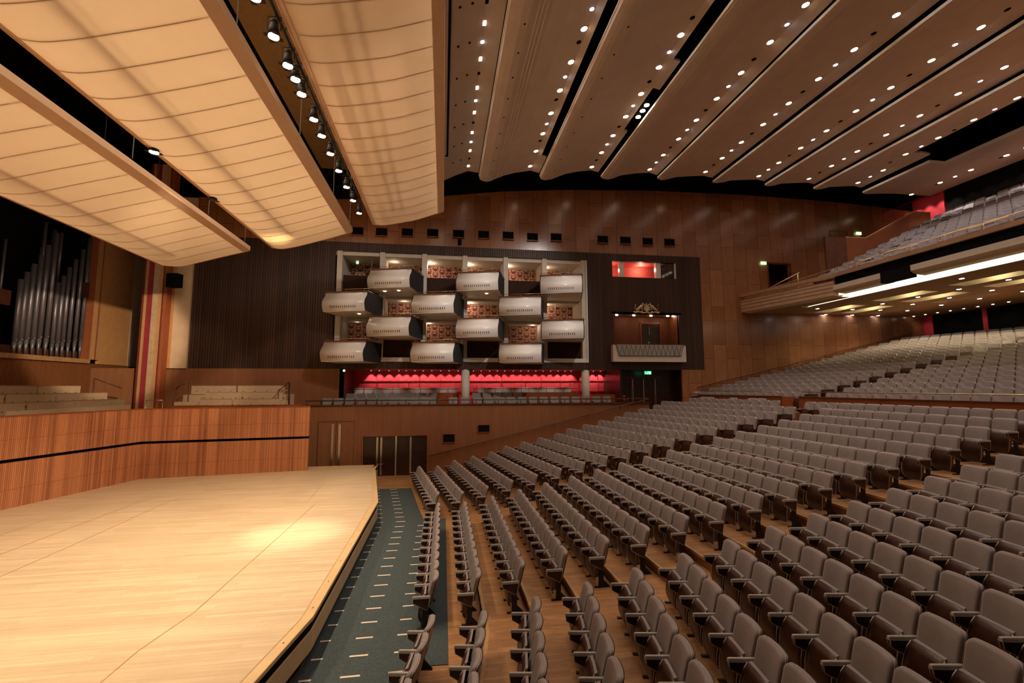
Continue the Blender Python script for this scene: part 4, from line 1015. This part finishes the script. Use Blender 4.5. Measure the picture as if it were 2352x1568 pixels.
rail('sloping_handrail',[(18.7,24.0,10.05),(19.9,22.2,10.9)],[((18.8,23.9,9.85),(18.8,23.9,10.1)),((19.85,22.25,9.85),(19.85,22.25,10.9))],.03,M['brass'],'short brass handrail rising at the balcony doorway')

# ================================================================== CROSS BALUSTRADES
def balus(a,b_,label,zt=4.03,z0=2.95):
    a=Vector((a[0],a[1],0)); b_=Vector((b_[0],b_[1],0)); L=(b_-a).length; ang=math.atan2(b_.y-a.y,b_.x-a.x)
    t=empty('stalls_balustrade',(a.x,a.y,z0),ang,label,'balustrade','wooden balustrades across the stalls')
    mb=MB(); mb.box(0,L,-.05,.05,0,zt-z0); k=int(L/1.9)
    mb.build('panel',M['cherry'],t)
    MB().box(-.02,L+.02,-.09,.09,zt-z0,zt-z0+.03).build('capping',M['railwood'],t)
    mb=MB()
    for i in range(1,k+1): mb.box(i*L/(k+1)-.006,i*L/(k+1)+.006,-.054,.054,0,zt-z0)
    mb.build('panel_joint',M['riser'],t)
    mb=MB(); h=zt-z0
    mb.tube([(.08,0,h),(.08,0,h+.17),(.14,0,h+.22),(L-.14,0,h+.22),(L-.08,0,h+.17),(L-.08,0,h)],.02,8)
    for i in range(1,int(L/1.6)): mb.tube([(i*1.6,0,h),(i*1.6,0,h+.21)],.013,6)
    mb.build('brass_rail',M['brass'],t,True)
    return t
balus((15.2,17.4),(15.2,1.0),'long red brown balustrade with brass rail behind the middle block')
balus((14.12,23.4),(15.05,18.3),'shorter red brown balustrade with brass rail behind the far block')
mb=MB(); mb.box(15.05,15.9,18.25,18.33,2.95,4.03); tag(mb.build('end_panel',M['cherry']),'return panel at the aisle end of the shorter balustrade','panel')
for i,(x,y) in enumerate(((13.95,23.9),)):
    mb=MB(); mb.tube([(0,0,0),(0,0,1.15),(.06,-.06,1.22),(.3,-.3,1.22)],.025,8); tag(mb.build('brass_post_rail',M['brass'],loc=(x,y,2.95),smooth=True),'curved brass post rail left of the shorter balustrade','rail')

# ================================================================== CARPET AND TAPE
mb=MB()
mb.prism([(-3.28,21.2),(-1.36,21.1),(-.94,18.2),(-.62,16.2),(.14,16.1),(.14,7.87),(-.55,7.9),(-1.75,1.5),(-3.30,1.5),(-2.2,8.15),(-2.2,15.6)],'z',0.002,.012)
cp=mb.build('carpet',M['carpet']); tag(cp,'teal grey carpet between stage and front row, with pale tape marks','carpet')
def tape(x,y,ang,L,i,col):
    t=MB().box(-L/2,L/2,-.022,.022,0,.003).build('tape_mark',M['tape'],loc=(x,y,.0125)); t.rotation_euler[2]=ang
    tag(t,'pale tape mark on the carpet, %s column, %s from the far end'%(col,ORD[i+1]),'tape','pale tape marks on the carpet')
proto=None
cols=[('stage side',-2.02,.18),('middle',-1.35,.30),('seat side',-.66,.22)]
for cn,x0,L in cols:
    i=0
    y=20.93
    while y>2.2 and i<28:
        if y>15.95: x=x0-(y-15.95)*.155; a=0.0
        elif y<8.0: x=x0-(8.0-y)*.16; a=0.0
        else: x=x0; a=0
        if not (cn=='seat side' and y>16.0):
            if proto is None:
                proto=True
            tape(x,y,a,L,i,cn)
            i+=1
        else: pass
        y-=.5475
mb=MB()
for i,(x,y,z) in enumerate([(1.85,8.45,.155),(2.85,8.2,.33),(3.75,8.2,.51),(4.62,8.2,.70),(6.4,8.2,1.08)]):
    m_=MB(); m_.cyl((0,0,0),.035,.006,12); tag(m_.build('aisle_stud',M['tape'],loc=(x,y,z+.001)),'small round pale stud set in the aisle step behind row %s'%(['three','four','five','six','eight'][i]),'stud','pale aisle studs')

# ================================================================== SEATS
def seat_meshes():
    """returns dict of (MB, mats, smooth) in seat coordinates: sitter looks to -X, arm tip at x=0"""
    out={}
    # upholstered back
    W,z0,z1=.245,.40,.87; pts=[]
    def arc(cy,cz,r,a0,a1,n): return [(cy+r*math.cos(rad(a0+(a1-a0)*i/n)),cz+r*math.sin(rad(a0+(a1-a0)*i/n))) for i in range(n+1)]
    r=.062; pts+=arc(W-r,z1-r,r,0,90,5)+arc(-W+r,z1-r,r,90,180,5)+[(-W*.97,z0+.03),(-W*.9,z0)]+[(W*.9,z0),(W*.97,z0+.03)]
    # extra points along the straight runs
    full=[]
    for i,p in enumerate(pts):
        q=pts[(i+1)%len(pts)]; full.append(p); d=math.hypot(q[0]-p[0],q[1]-p[1])
        if d>.12:
            k=int(d/.08)
            for j in range(1,k): full.append((p[0]+(q[0]-p[0])*j/k,p[1]+(q[1]-p[1])*j/k))
    cy,cz=0,.64
    def bend(y,z,dx): 
        return (.30+(z-.45)*.26+.0-.042*(y/.245)**2+dx, y, z)
    def ring(s,dx): return [bend(cy+(p[0]-cy)*s,cz+(p[1]-cz)*s,dx) for p in full]
    mb=MB(); n=len(full)
    rings=[(0.5,-.004),(.88,-.003),(.972,.005),(1.0,.022),(1.0,.058),(.975,.062),(.975,.082)]
    vs=[bend(cy,cz,-.004)]
    for s,dx in rings: vs+=ring(s,dx)
    fs=[(0,1+(i+1)%n,1+i) for i in range(n)]
    for k in range(len(rings)-1):
        a=1+k*n; b_=1+(k+1)*n
        fs+=[(a+i,a+(i+1)%n,b_+(i+1)%n,b_+i) for i in range(n)]
    mb.add(vs,fs); out['backrest']=(mb,'fab',True)
    mb=MB(); vs=ring(.985,.082)+ring(.96,.096)+[bend(cy,cz,.096)]
    fs=[(i,(i+1)%n,n+(i+1)%n,n+i) for i in range(n)]+[(2*n,n+i,n+(i+1)%n) for i in range(n)]
    mb.add(vs,fs); out['back_shell']=(mb,'chairwood',False)
    # piping round the back edge
    mb=MB(); rp=ring(1.006,.052); mb.tube(rp+[rp[0]],.0045,4,cap=False); out['back_piping']=(mb,'piping',True)
    # tipped-up seat: wooden shell
    prof=[(.205,.585,.200),(.168,.51,.214),(.132,.42,.224),(.108,.32,.23),(.102,.23,.226),(.115,.15,.208),(.142,.09,.17),(.175,.062,.11)]
    mb=MB(); ny=7; th=.016
    def P(i,j,o):
        x,z,w=prof[i]; y=w*(2*j/(ny-1)-1); return (x+o+.008*(y/.23)**2,y,z-.012*(2*j/(ny-1)-1)**2*(1 if i==0 else 0))
    m_=len(prof); vs=[P(i,j,0) for i in range(m_) for j in range(ny)]+[P(i,j,th) for i in range(m_) for j in range(ny)]
    o=m_*ny; fs=[]
    for i in range(m_-1):
        for j in range(ny-1):
            a=i*ny+j; fs.append((a,a+ny,a+ny+1,a+1)); fs.append((o+a,o+a+1,o+a+ny+1,o+a+ny))
    for i in range(m_-1):
        a=i*ny; fs.append((a,o+a,o+a+ny,a+ny)); a=i*ny+ny-1; fs.append((a,a+ny,o+a+ny,o+a))
    for j in range(ny-1):
        fs.append((j,j+1,o+j+1,o+j)); a=(m_-1)*ny+j; fs.append((a,o+a,o+a+1,a+1))
    mb.add(vs,fs); out['seat']=(mb,'chairwood',True)
    mb=MB(); e=[P(i,0,.0) for i in range(m_)]+[P(m_-1,j,0) for j in range(1,ny)]+[P(i,ny-1,.0) for i in range(m_-2,-1,-1)]
    mb.tube(e,.0065,4); out['seat_edge']=(mb,'piping',True)
    # cushion folded against it
    mb=MB(); cu=[(.220,.583,.192,.036),(.184,.51,.204,.05),(.148,.42,.214,.07),(.124,.32,.218,.085),(.118,.23,.21,.09),(.131,.15,.19,.075)]
    vs=[]; 
    for x,z,w,t_ in cu: vs+=[(x,-w,z),(x,w,z),(x+t_,w*.97,z+.012),(x+t_,-w*.97,z+.012)]
    fs=[(0,1,2,3)[::-1]]
    for i in range(len(cu)-1):
        a=i*4
        fs+=[(a+j,a+(j+1)%4,a+4+(j+1)%4,a+4+j) for j in range(4)]
    fs.append(tuple(4*(len(cu)-1)+j for j in range(4)))
    mb.add(vs,fs); out['cushion']=(mb,'fab',False)
    # arm on the +y side
    y=.265
    mb=MB(); 
    def slabx(x0,x1,z0,z1,hw):
        mb.add([(x0,y-hw*.8,z0),(x1,y-hw,z0),(x1,y+hw,z0),(x0,y+hw*.8,z0),(x0+.012,y-hw*.6,z1),(x1,y-hw*.75,z1),(x1,y+hw*.75,z1),(x0+.012,y+hw*.6,z1)],[(0,3,2,1),(4,5,6,7),(0,1,5,4),(1,2,6,5),(2,3,7,6),(3,0,4,7)])
    slabx(0,.335,.545,.572,.031); slabx(.004,.333,.572,.584,.024)
    out['armrest']=(mb,'armpad',False)
    mb=MB(); mb.prism([(.008,.545),(.33,.545),(.285,.335),(.265,.335),(.02,.47)],'y',y-.021,y+.021); out['arm_panel']=(mb,'chairwood',False)
    mb=MB(); 
    for yy in (y-.0225,y+.0225): mb.tube([(.008,yy,.545),(.02,yy,.47),(.265,yy,.337),(.287,yy,.337),(.33,yy,.545)],.0045,4)
    out['arm_piping']=(mb,'piping',True)
    mb=MB(); mb.prism([(.20,.40),(.30,.40),(.29,.02),(.19,.02)],'y',y-.012,y+.012); mb.box(.10,.42,y-.025,y+.025,0,.022); mb.prism([(.2,.02),(.31,.02),(.42,.02),(.28,.16)],'y',y-.008,y+.008)
    out['leg']=(mb,'blackmetal',False)
    return out
SMS=seat_meshes()
def build_seat(end=False):
    t=empty('auditorium_seat',(0,0,0),0,'x','seat')
    ob={}
    for k,par in (('backrest',None),('back_shell','backrest'),('back_piping','backrest'),('seat',None),('seat_edge','seat'),('cushion','seat'),('armrest',None),('arm_panel','armrest'),('arm_piping','armrest'),('leg',None)):
        mb,mt,sm=SMS[k]; o=mb.build(k,M[mt],t if par is None else ob[par],sm); ob[k]=o
        if sm and k in('backrest',): pass
    if end:
        for k in ('armrest','arm_panel','arm_piping','leg'):
            o=bpy.data.objects.new(k,ob[k].data); C.objects.link(o)
            if k=='armrest': o.parent=t; o.location=(0,-.53,0); arm2=o
            elif k=='leg': o.parent=t; o.location=(0,-.53,0)
            else: o.parent=arm2
    return t
seatA=build_seat(False); seatB=build_seat(True)
seatlist=[]  # (x,y,z,rot,block,row,idx,end)
NF=[11,11,12,12,12,13,13,13,13,14,14,14,14,15,15,15,16]
for k in range(18):
    x=TIP[k]; z=FZ[k]
    nm=11 if k<17 else 14
    for i in range(nm):
        seatlist.append((x,9.05+.53*(i+.5),z,0,'middle block',k+1,i+1,i==0))
    ys=15.95 if k<17 else 17.75; xs_=x if k<17 else 14.6-(17.75-15.5)*TA
    nf=NF[k] if k<17 else 11
    for i in range(nf):
        d=.53*(i+.5)
        seatlist.append((xs_-math.sin(A10)*d,ys+math.cos(A10)*d,z,A10,'far block',k+1,i+1,i==0))
    for i in range(13):
        d=.53*(i+.5); X_=x-math.sin(A10)*d; Y_=7.86-math.cos(A10)*d
        if Y_>.35: seatlist.append((X_,Y_,z,-A10,'near block',k+1,i+1,i==12 or Y_-.52<.35))
# odd seats standing behind the far block
odd=[(13.25,22.6,'left of a pair'),(13.33,22.1,'right of a pair'),(13.6,20.6,'single one'),(13.82,19.5,'left of the right pair'),(13.91,18.98,'right of the right pair')]
for q_,(x,y,w) in enumerate(odd):
    seatlist.append((x+.35,y,3.06,A10,'odd:'+w,0,0,True))
def vis(s):
    best=None
    for dx,dz in ((.45,.87),(.2,.5),(0,.58),(.3,0)):
        for dy in (-.27,.27):
            p=proj((s[0]+dx,s[1]+dy,s[2]+dz))
            if p and -12<p[0]<2364 and -12<p[1]<1580: best=p[2] if best is None else min(best,p[2])
    return best
inview=[]; rest=[]
for s in seatlist:
    d=vis(s)
    if d is None: rest.append(s)
    else: inview.append((d,s))
inview.sort(key=lambda q:q[0])
NIND=300
oddones=[q for q in inview if q[1][4].startswith('odd')]
normal=[q for q in inview if not q[1][4].startswith('odd')]
chosen=normal[:NIND-len(oddones)]+oddones
rest+= [q[1] for q in normal[NIND-len(oddones):]]
first={False:True,True:True}
for d,(x,y,z,rz,blk,row,idx,end) in chosen:
    if blk.startswith('odd:'):
        lab='separate grey seat before the shorter balustrade behind the last row, '+blk[4:]
    else:
        side='near' if blk in('middle block',) else 'aisle'
        lab='grey tip-up seat, %s, %s row from the stage, %s from %s'%(blk,ORD[row],ORD[idx],'the near aisle' if blk=='middle block' else 'the aisle')
    src=seatB if end else seatA
    if first[end]: src.location=(x,y,z); src.rotation_euler[2]=rz; src['label']=lab; src['group']='grey tip-up auditorium seats'; first[end]=False
    else: dup(src,(x,y,z),rz,lab,'grey tip-up auditorium seats')
# distant seats: one lighter mesh
LOW=MB()
def lowseat(mb,x,y,z,rz,m0=0):
    s=MB()
    w=.24; top=.87; o=[(w,.42),(w,.80),(w-.03,.85),(w-.08,top),(-w+.08,top),(-w+.03,.85),(-w,.80),(-w,.42)]
    def b(yy,zz,dx): return (.30+(zz-.45)*.26-.05*(yy/.245)**2+dx,yy,zz)
    n=len(o); s.add([b(a,c,0) for a,c in o]+[b(a*1.0,c,.09) for a,c in o],[tuple(range(n))]+[tuple(range(n,2*n))[::-1]]+[(i,n+i,n+(i+1)%n,(i+1)%n) for i in range(n)],0)
    s.add([(.205,-.195,.588),(.205,.195,.588),(.255,.195,.588),(.255,-.195,.588)],[(0,1,2,3)],0)
    pr=[(.205,.585,.200),(.132,.42,.228),(.102,.23,.226),(.142,.09,.165)]
    vs=[]
    for a,c,ww in pr: vs+=[(a,-ww,c),(a,ww,c)]
    s.add(vs,[(2*i,2*i+2,2*i+3,2*i+1) for i in range(3)],1)
    s.add([(.205,-.2,.585),(.205,.2,.585),(.255,.195,.585),(.21,.17,.15),(.255,-.195,.585),(.21,-.17,.15),(.142,-.165,.09),(.142,.165,.09)],[(1,7,3,2),(0,4,5,6)],1)
    yy=.265; s.box(0,.33,yy-.028,yy+.028,.55,.585,2); s.prism([(.008,.55),(.33,.55),(.285,.335),(.02,.47)],'y',yy-.02,yy+.02,1); s.box(.2,.3,yy-.012,yy+.012,0,.34,3)
    mb.merge(s,Matrix.Translation((x,y,z))@Matrix.Rotation(rz,4,'Z'))
for (x,y,z,rz,blk,row,idx,end) in rest: lowseat(LOW,x,y,z,rz)
for j in range(18):
    x=RT[j]; z=RZ[j]; y=16.85-.265; 
    while y>6.6: 
        if y>x/1.75: lowseat(LOW,x,y,z,0)
        y-=.53
    xx=x-(17.85-17.4)*TA; d=.265
    while 17.85+d*math.cos(A10)<24.75: lowseat(LOW,xx-math.sin(A10)*d,17.85+d*math.cos(A10),z,A10); d+=.53
for i in range(12):
    y=22.0
    k=0
    while y>x/2.2 and y>7.5:
        if not (14.4<y<15.1 or 19.35<y<20.0): lowseat(LOW,BX[i]+.15,y,BZ[i],0)
        y-=.53
tag(LOW.build('auditorium_seat_rows',[M['fab'],M['chairwood'],M['armpad'],M['blackmetal']]),'all further rows of grey seats in the stalls, rear stalls and balcony','seat',kind='stuff')
# side terrace seats
def terrace_seat(white):
    t=empty('terrace_chair',(0,0,0),0,'x','seat')
    mb=MB(); w=.24
    o=[(-w,.40),(-w,.82),(-w+.04,.87),(w-.04,.87),(w,.82),(w,.40)]
    mb.prism(o,'y',.0,.07); mb.build('backrest',M['fabT'] if not white else M['armpad'],t)  # back row's lamp light is put into a paler backrest colour
    mb=MB(); mb.box(-.22,.22,-.10,-.02,.2,.6); mb.build('seat',M['fabT'],t)
    mb=MB(); mb.box(-.27,-.23,-.2,.1,.55,.58); mb.box(.23,.27,-.2,.1,.55,.58); mb.box(-.26,-.24,-.05,.05,0,.55); mb.box(.24,.26,-.05,.05,0,.55); mb.build('armrest',M['chairwood'],t)
    return t
tsA=terrace_seat(False); tsB=terrace_seat(True); fr={0:True,1:True}
rows_=[('front row',24.95,3.08,[-6.0+.56*i for i in range(10)]+[.55,1.2]+[1.9+.62*i for i in range(13)],0),
      ('second row',25.75,3.30,[-5.0+.55*i for i in range(9)]+[1.88+.6*i for i in range(5)],0),
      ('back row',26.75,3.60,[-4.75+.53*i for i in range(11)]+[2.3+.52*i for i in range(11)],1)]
for rn,y,z,xs_,wh in rows_:
    for i,x in enumerate(xs_):
        lab='%s seat on the side terrace, %s, %s from the left'%('lit pale' if wh else 'grey',rn,ORD[i+1])
        src=tsB if wh else tsA
        if fr[wh]: src.location=(x,y,z); src['label']=lab; src['group']='seats on the side terrace'; fr[wh]=False
        else: dup(src,(x,y,z),0,lab,'seats on the side terrace')
rail('terrace_rail',[(-4.95,27.2,4.4),(-4.95,27.2,4.75),(.7,27.2,4.75),(.7,27.2,4.4)],[((-2,27.2,3.4),(-2,27.2,4.75))],.025,M['brass'],'left brass rail behind the back row of terrace seats')
rail('terrace_rail',[(2.0,27.2,4.4),(2.0,27.2,4.75),(7.8,27.2,4.75),(7.8,27.2,4.4)],[((5,27.2,3.4),(5,27.2,4.75))],.025,M['brass'],'right brass rail behind the back row of terrace seats')
rail('terrace_rail',[(-5.25,26.2,4.4),(.85,26.2,4.4)],[((x,26.2,3.2),(x,26.2,4.4)) for x in (-5.2,-3.4,-1.6,.2)],.018,M['railwood'],'left dark rail before the back row of terrace seats')
rail('terrace_rail',[(1.7,26.2,4.4),(8.0,26.2,4.4)],[((x,26.2,3.2),(x,26.2,4.4)) for x in (1.8,3.4,5,6.6,7.9)],.018,M['railwood'],'right dark rail before the back row of terrace seats')
mb=MB(); mb.box(1.65,8.0,26.22,26.3,3.2,4.18); tag(mb.build('terrace_parapet',M['cherry']),'right red brown parapet between the terrace seat rows','parapet')
mb=MB(); mb.box(-.8,.88,26.22,26.3,3.2,4.18); tag(mb.build('terrace_parapet',M['cherry']),'left red brown parapet between the terrace seat rows','parapet')
mb=MB(); mb.box(8.75,10.1,25.6,25.7,3.0,4.05); tag(mb.build('terrace_parapet',M['cherry']),'short brown parapet right of the second round column','parapet')
# scallop lights on the crimson wall
SC=[505,568,642,718,775,843,908,975,1045,1113,1185,1308,1372,1440,1505,1565,1636,1700,1762,1825,1887,1952,2015,2075,2128,2255,2322,2385]
for i,c in enumerate(SC):
    x=-4.28+(700+.2976*c-850)*.02555
    mb=MB(); mb.cyl((0,0,-.01),.03,.01,8)
    tag(mb.build('terrace_lamp',M['lampfaint'],loc=(x,27.80,5.5)),'small lamp washing the crimson wall, %s from the left'%ORD[i+1],'lamp','lamps above the crimson wall')
    l=bpy.data.lights.new('scallop_beam','SPOT'); l.energy=55; l.color=(1,.78,.66); l.spot_size=rad(88); l.spot_blend=.55; l.shadow_soft_size=.03
    o=bpy.data.objects.new('scallop_beam',l); C.objects.link(o); o.location=(x,27.80,5.47); o.rotation_euler=Vector((0,.05,-1)).to_track_quat('-Z','Y').to_euler()

for i in range(9):
    x=-4.4+1.55*i
    l=bpy.data.lights.new('terrace_beam','SPOT'); l.energy=70; l.color=(1,.82,.72); l.spot_size=rad(80); l.spot_blend=.8; l.shadow_soft_size=.05
    o=bpy.data.objects.new('terrace_beam',l); C.objects.link(o); o.location=(x,26.35,5.44)
# ================================================================== REMAINING LIGHTS
def pt(name,loc,e,col,r=.08):
    l=bpy.data.lights.new(name,'POINT'); l.energy=e; l.color=col; l.shadow_soft_size=r
    o=bpy.data.objects.new(name,l); C.objects.link(o); o.location=loc; return o
W1=(1,.74,.52)
for x,e in ((-2.9,7),(-.85,15),(1.4,16),(3.75,16),(6.05,12)): pt('box_lamp',(x,26.3,11.6),e,W1)
for x,e in ((-2.3,5),(1.5,13),(6.1,13)): pt('box_lamp',(x,26.5,9.35),e,W1)
for x,e in ((-4.9,3),(-.85,15),(5.3,13)): pt('box_lamp',(x,26.4,8.2),e,W1)
pt('red_room_lamp',(10.2,26.4,11.8),18,(1,.75,.55)); pt('red_room_lamp',(12.4,26.5,11.95),26,(1,.75,.55))
for x in (10.4,11.5,12.6,13.7): pt('ceremonial_lamp',(x,25.8,8.7),3.2,(1,.6,.35),.05)
def spot(name,loc,aim,e,size,col,r=.15,blend=.8):
    l=bpy.data.lights.new(name,'SPOT'); l.energy=e; l.color=col; l.spot_size=rad(size); l.spot_blend=blend; l.shadow_soft_size=r
    o=bpy.data.objects.new(name,l); C.objects.link(o); o.location=loc; o.rotation_euler=(Vector(aim)-Vector(loc)).to_track_quat('-Z','Y').to_euler(); return o
# added beams without lamp bodies, brightening the side boxes and stage
spot('added_beam',(5.0,10,15.9),(-3,24,8),2700,42,(1,.91,.85)); spot('added_beam',(8.4,11,16.2),(4,24,8.5),3000,42,(1,.92,.87))
spot('added_beam',(5.0,8,15.9),(-10,19,2.5),3600,46,(1,.78,.56))
spot('choir_fill',(-3.5,9.2,10.7),(-17.3,25.6,6.4),9000,20,(1,.76,.5),blend=.4)  # added beams, no lamp bodies, brightening organ screens and choir benches
spot('choir_fill',(-3.6,8.6,10.8),(-13.5,24,4.4),2600,26,(1,.76,.52),blend=.5)
sc=bpy.context.scene
w=bpy.data.worlds.new('hall_air'); sc.world=w; w.use_nodes=True
w.node_tree.nodes['Background'].inputs[0].default_value=(1,.80,.68,1); w.node_tree.nodes['Background'].inputs[1].default_value=.010
sc.view_settings.view_transform='Standard'; sc.view_settings.look='None'; sc.view_settings.gamma=1; sc.view_settings.use_curve_mapping=False
sc.view_settings.exposure=0.0
sc.cycles.max_bounces=7; sc.cycles.diffuse_bounces=4; sc.cycles.glossy_bounces=3; sc.cycles.transmission_bounces=4
sc.cycles.use_light_tree=True; sc.cycles.sample_clamp_indirect=4; sc.cycles.sample_clamp_direct=30; sc.cycles.caustics_reflective=False; sc.cycles.caustics_refractive=False
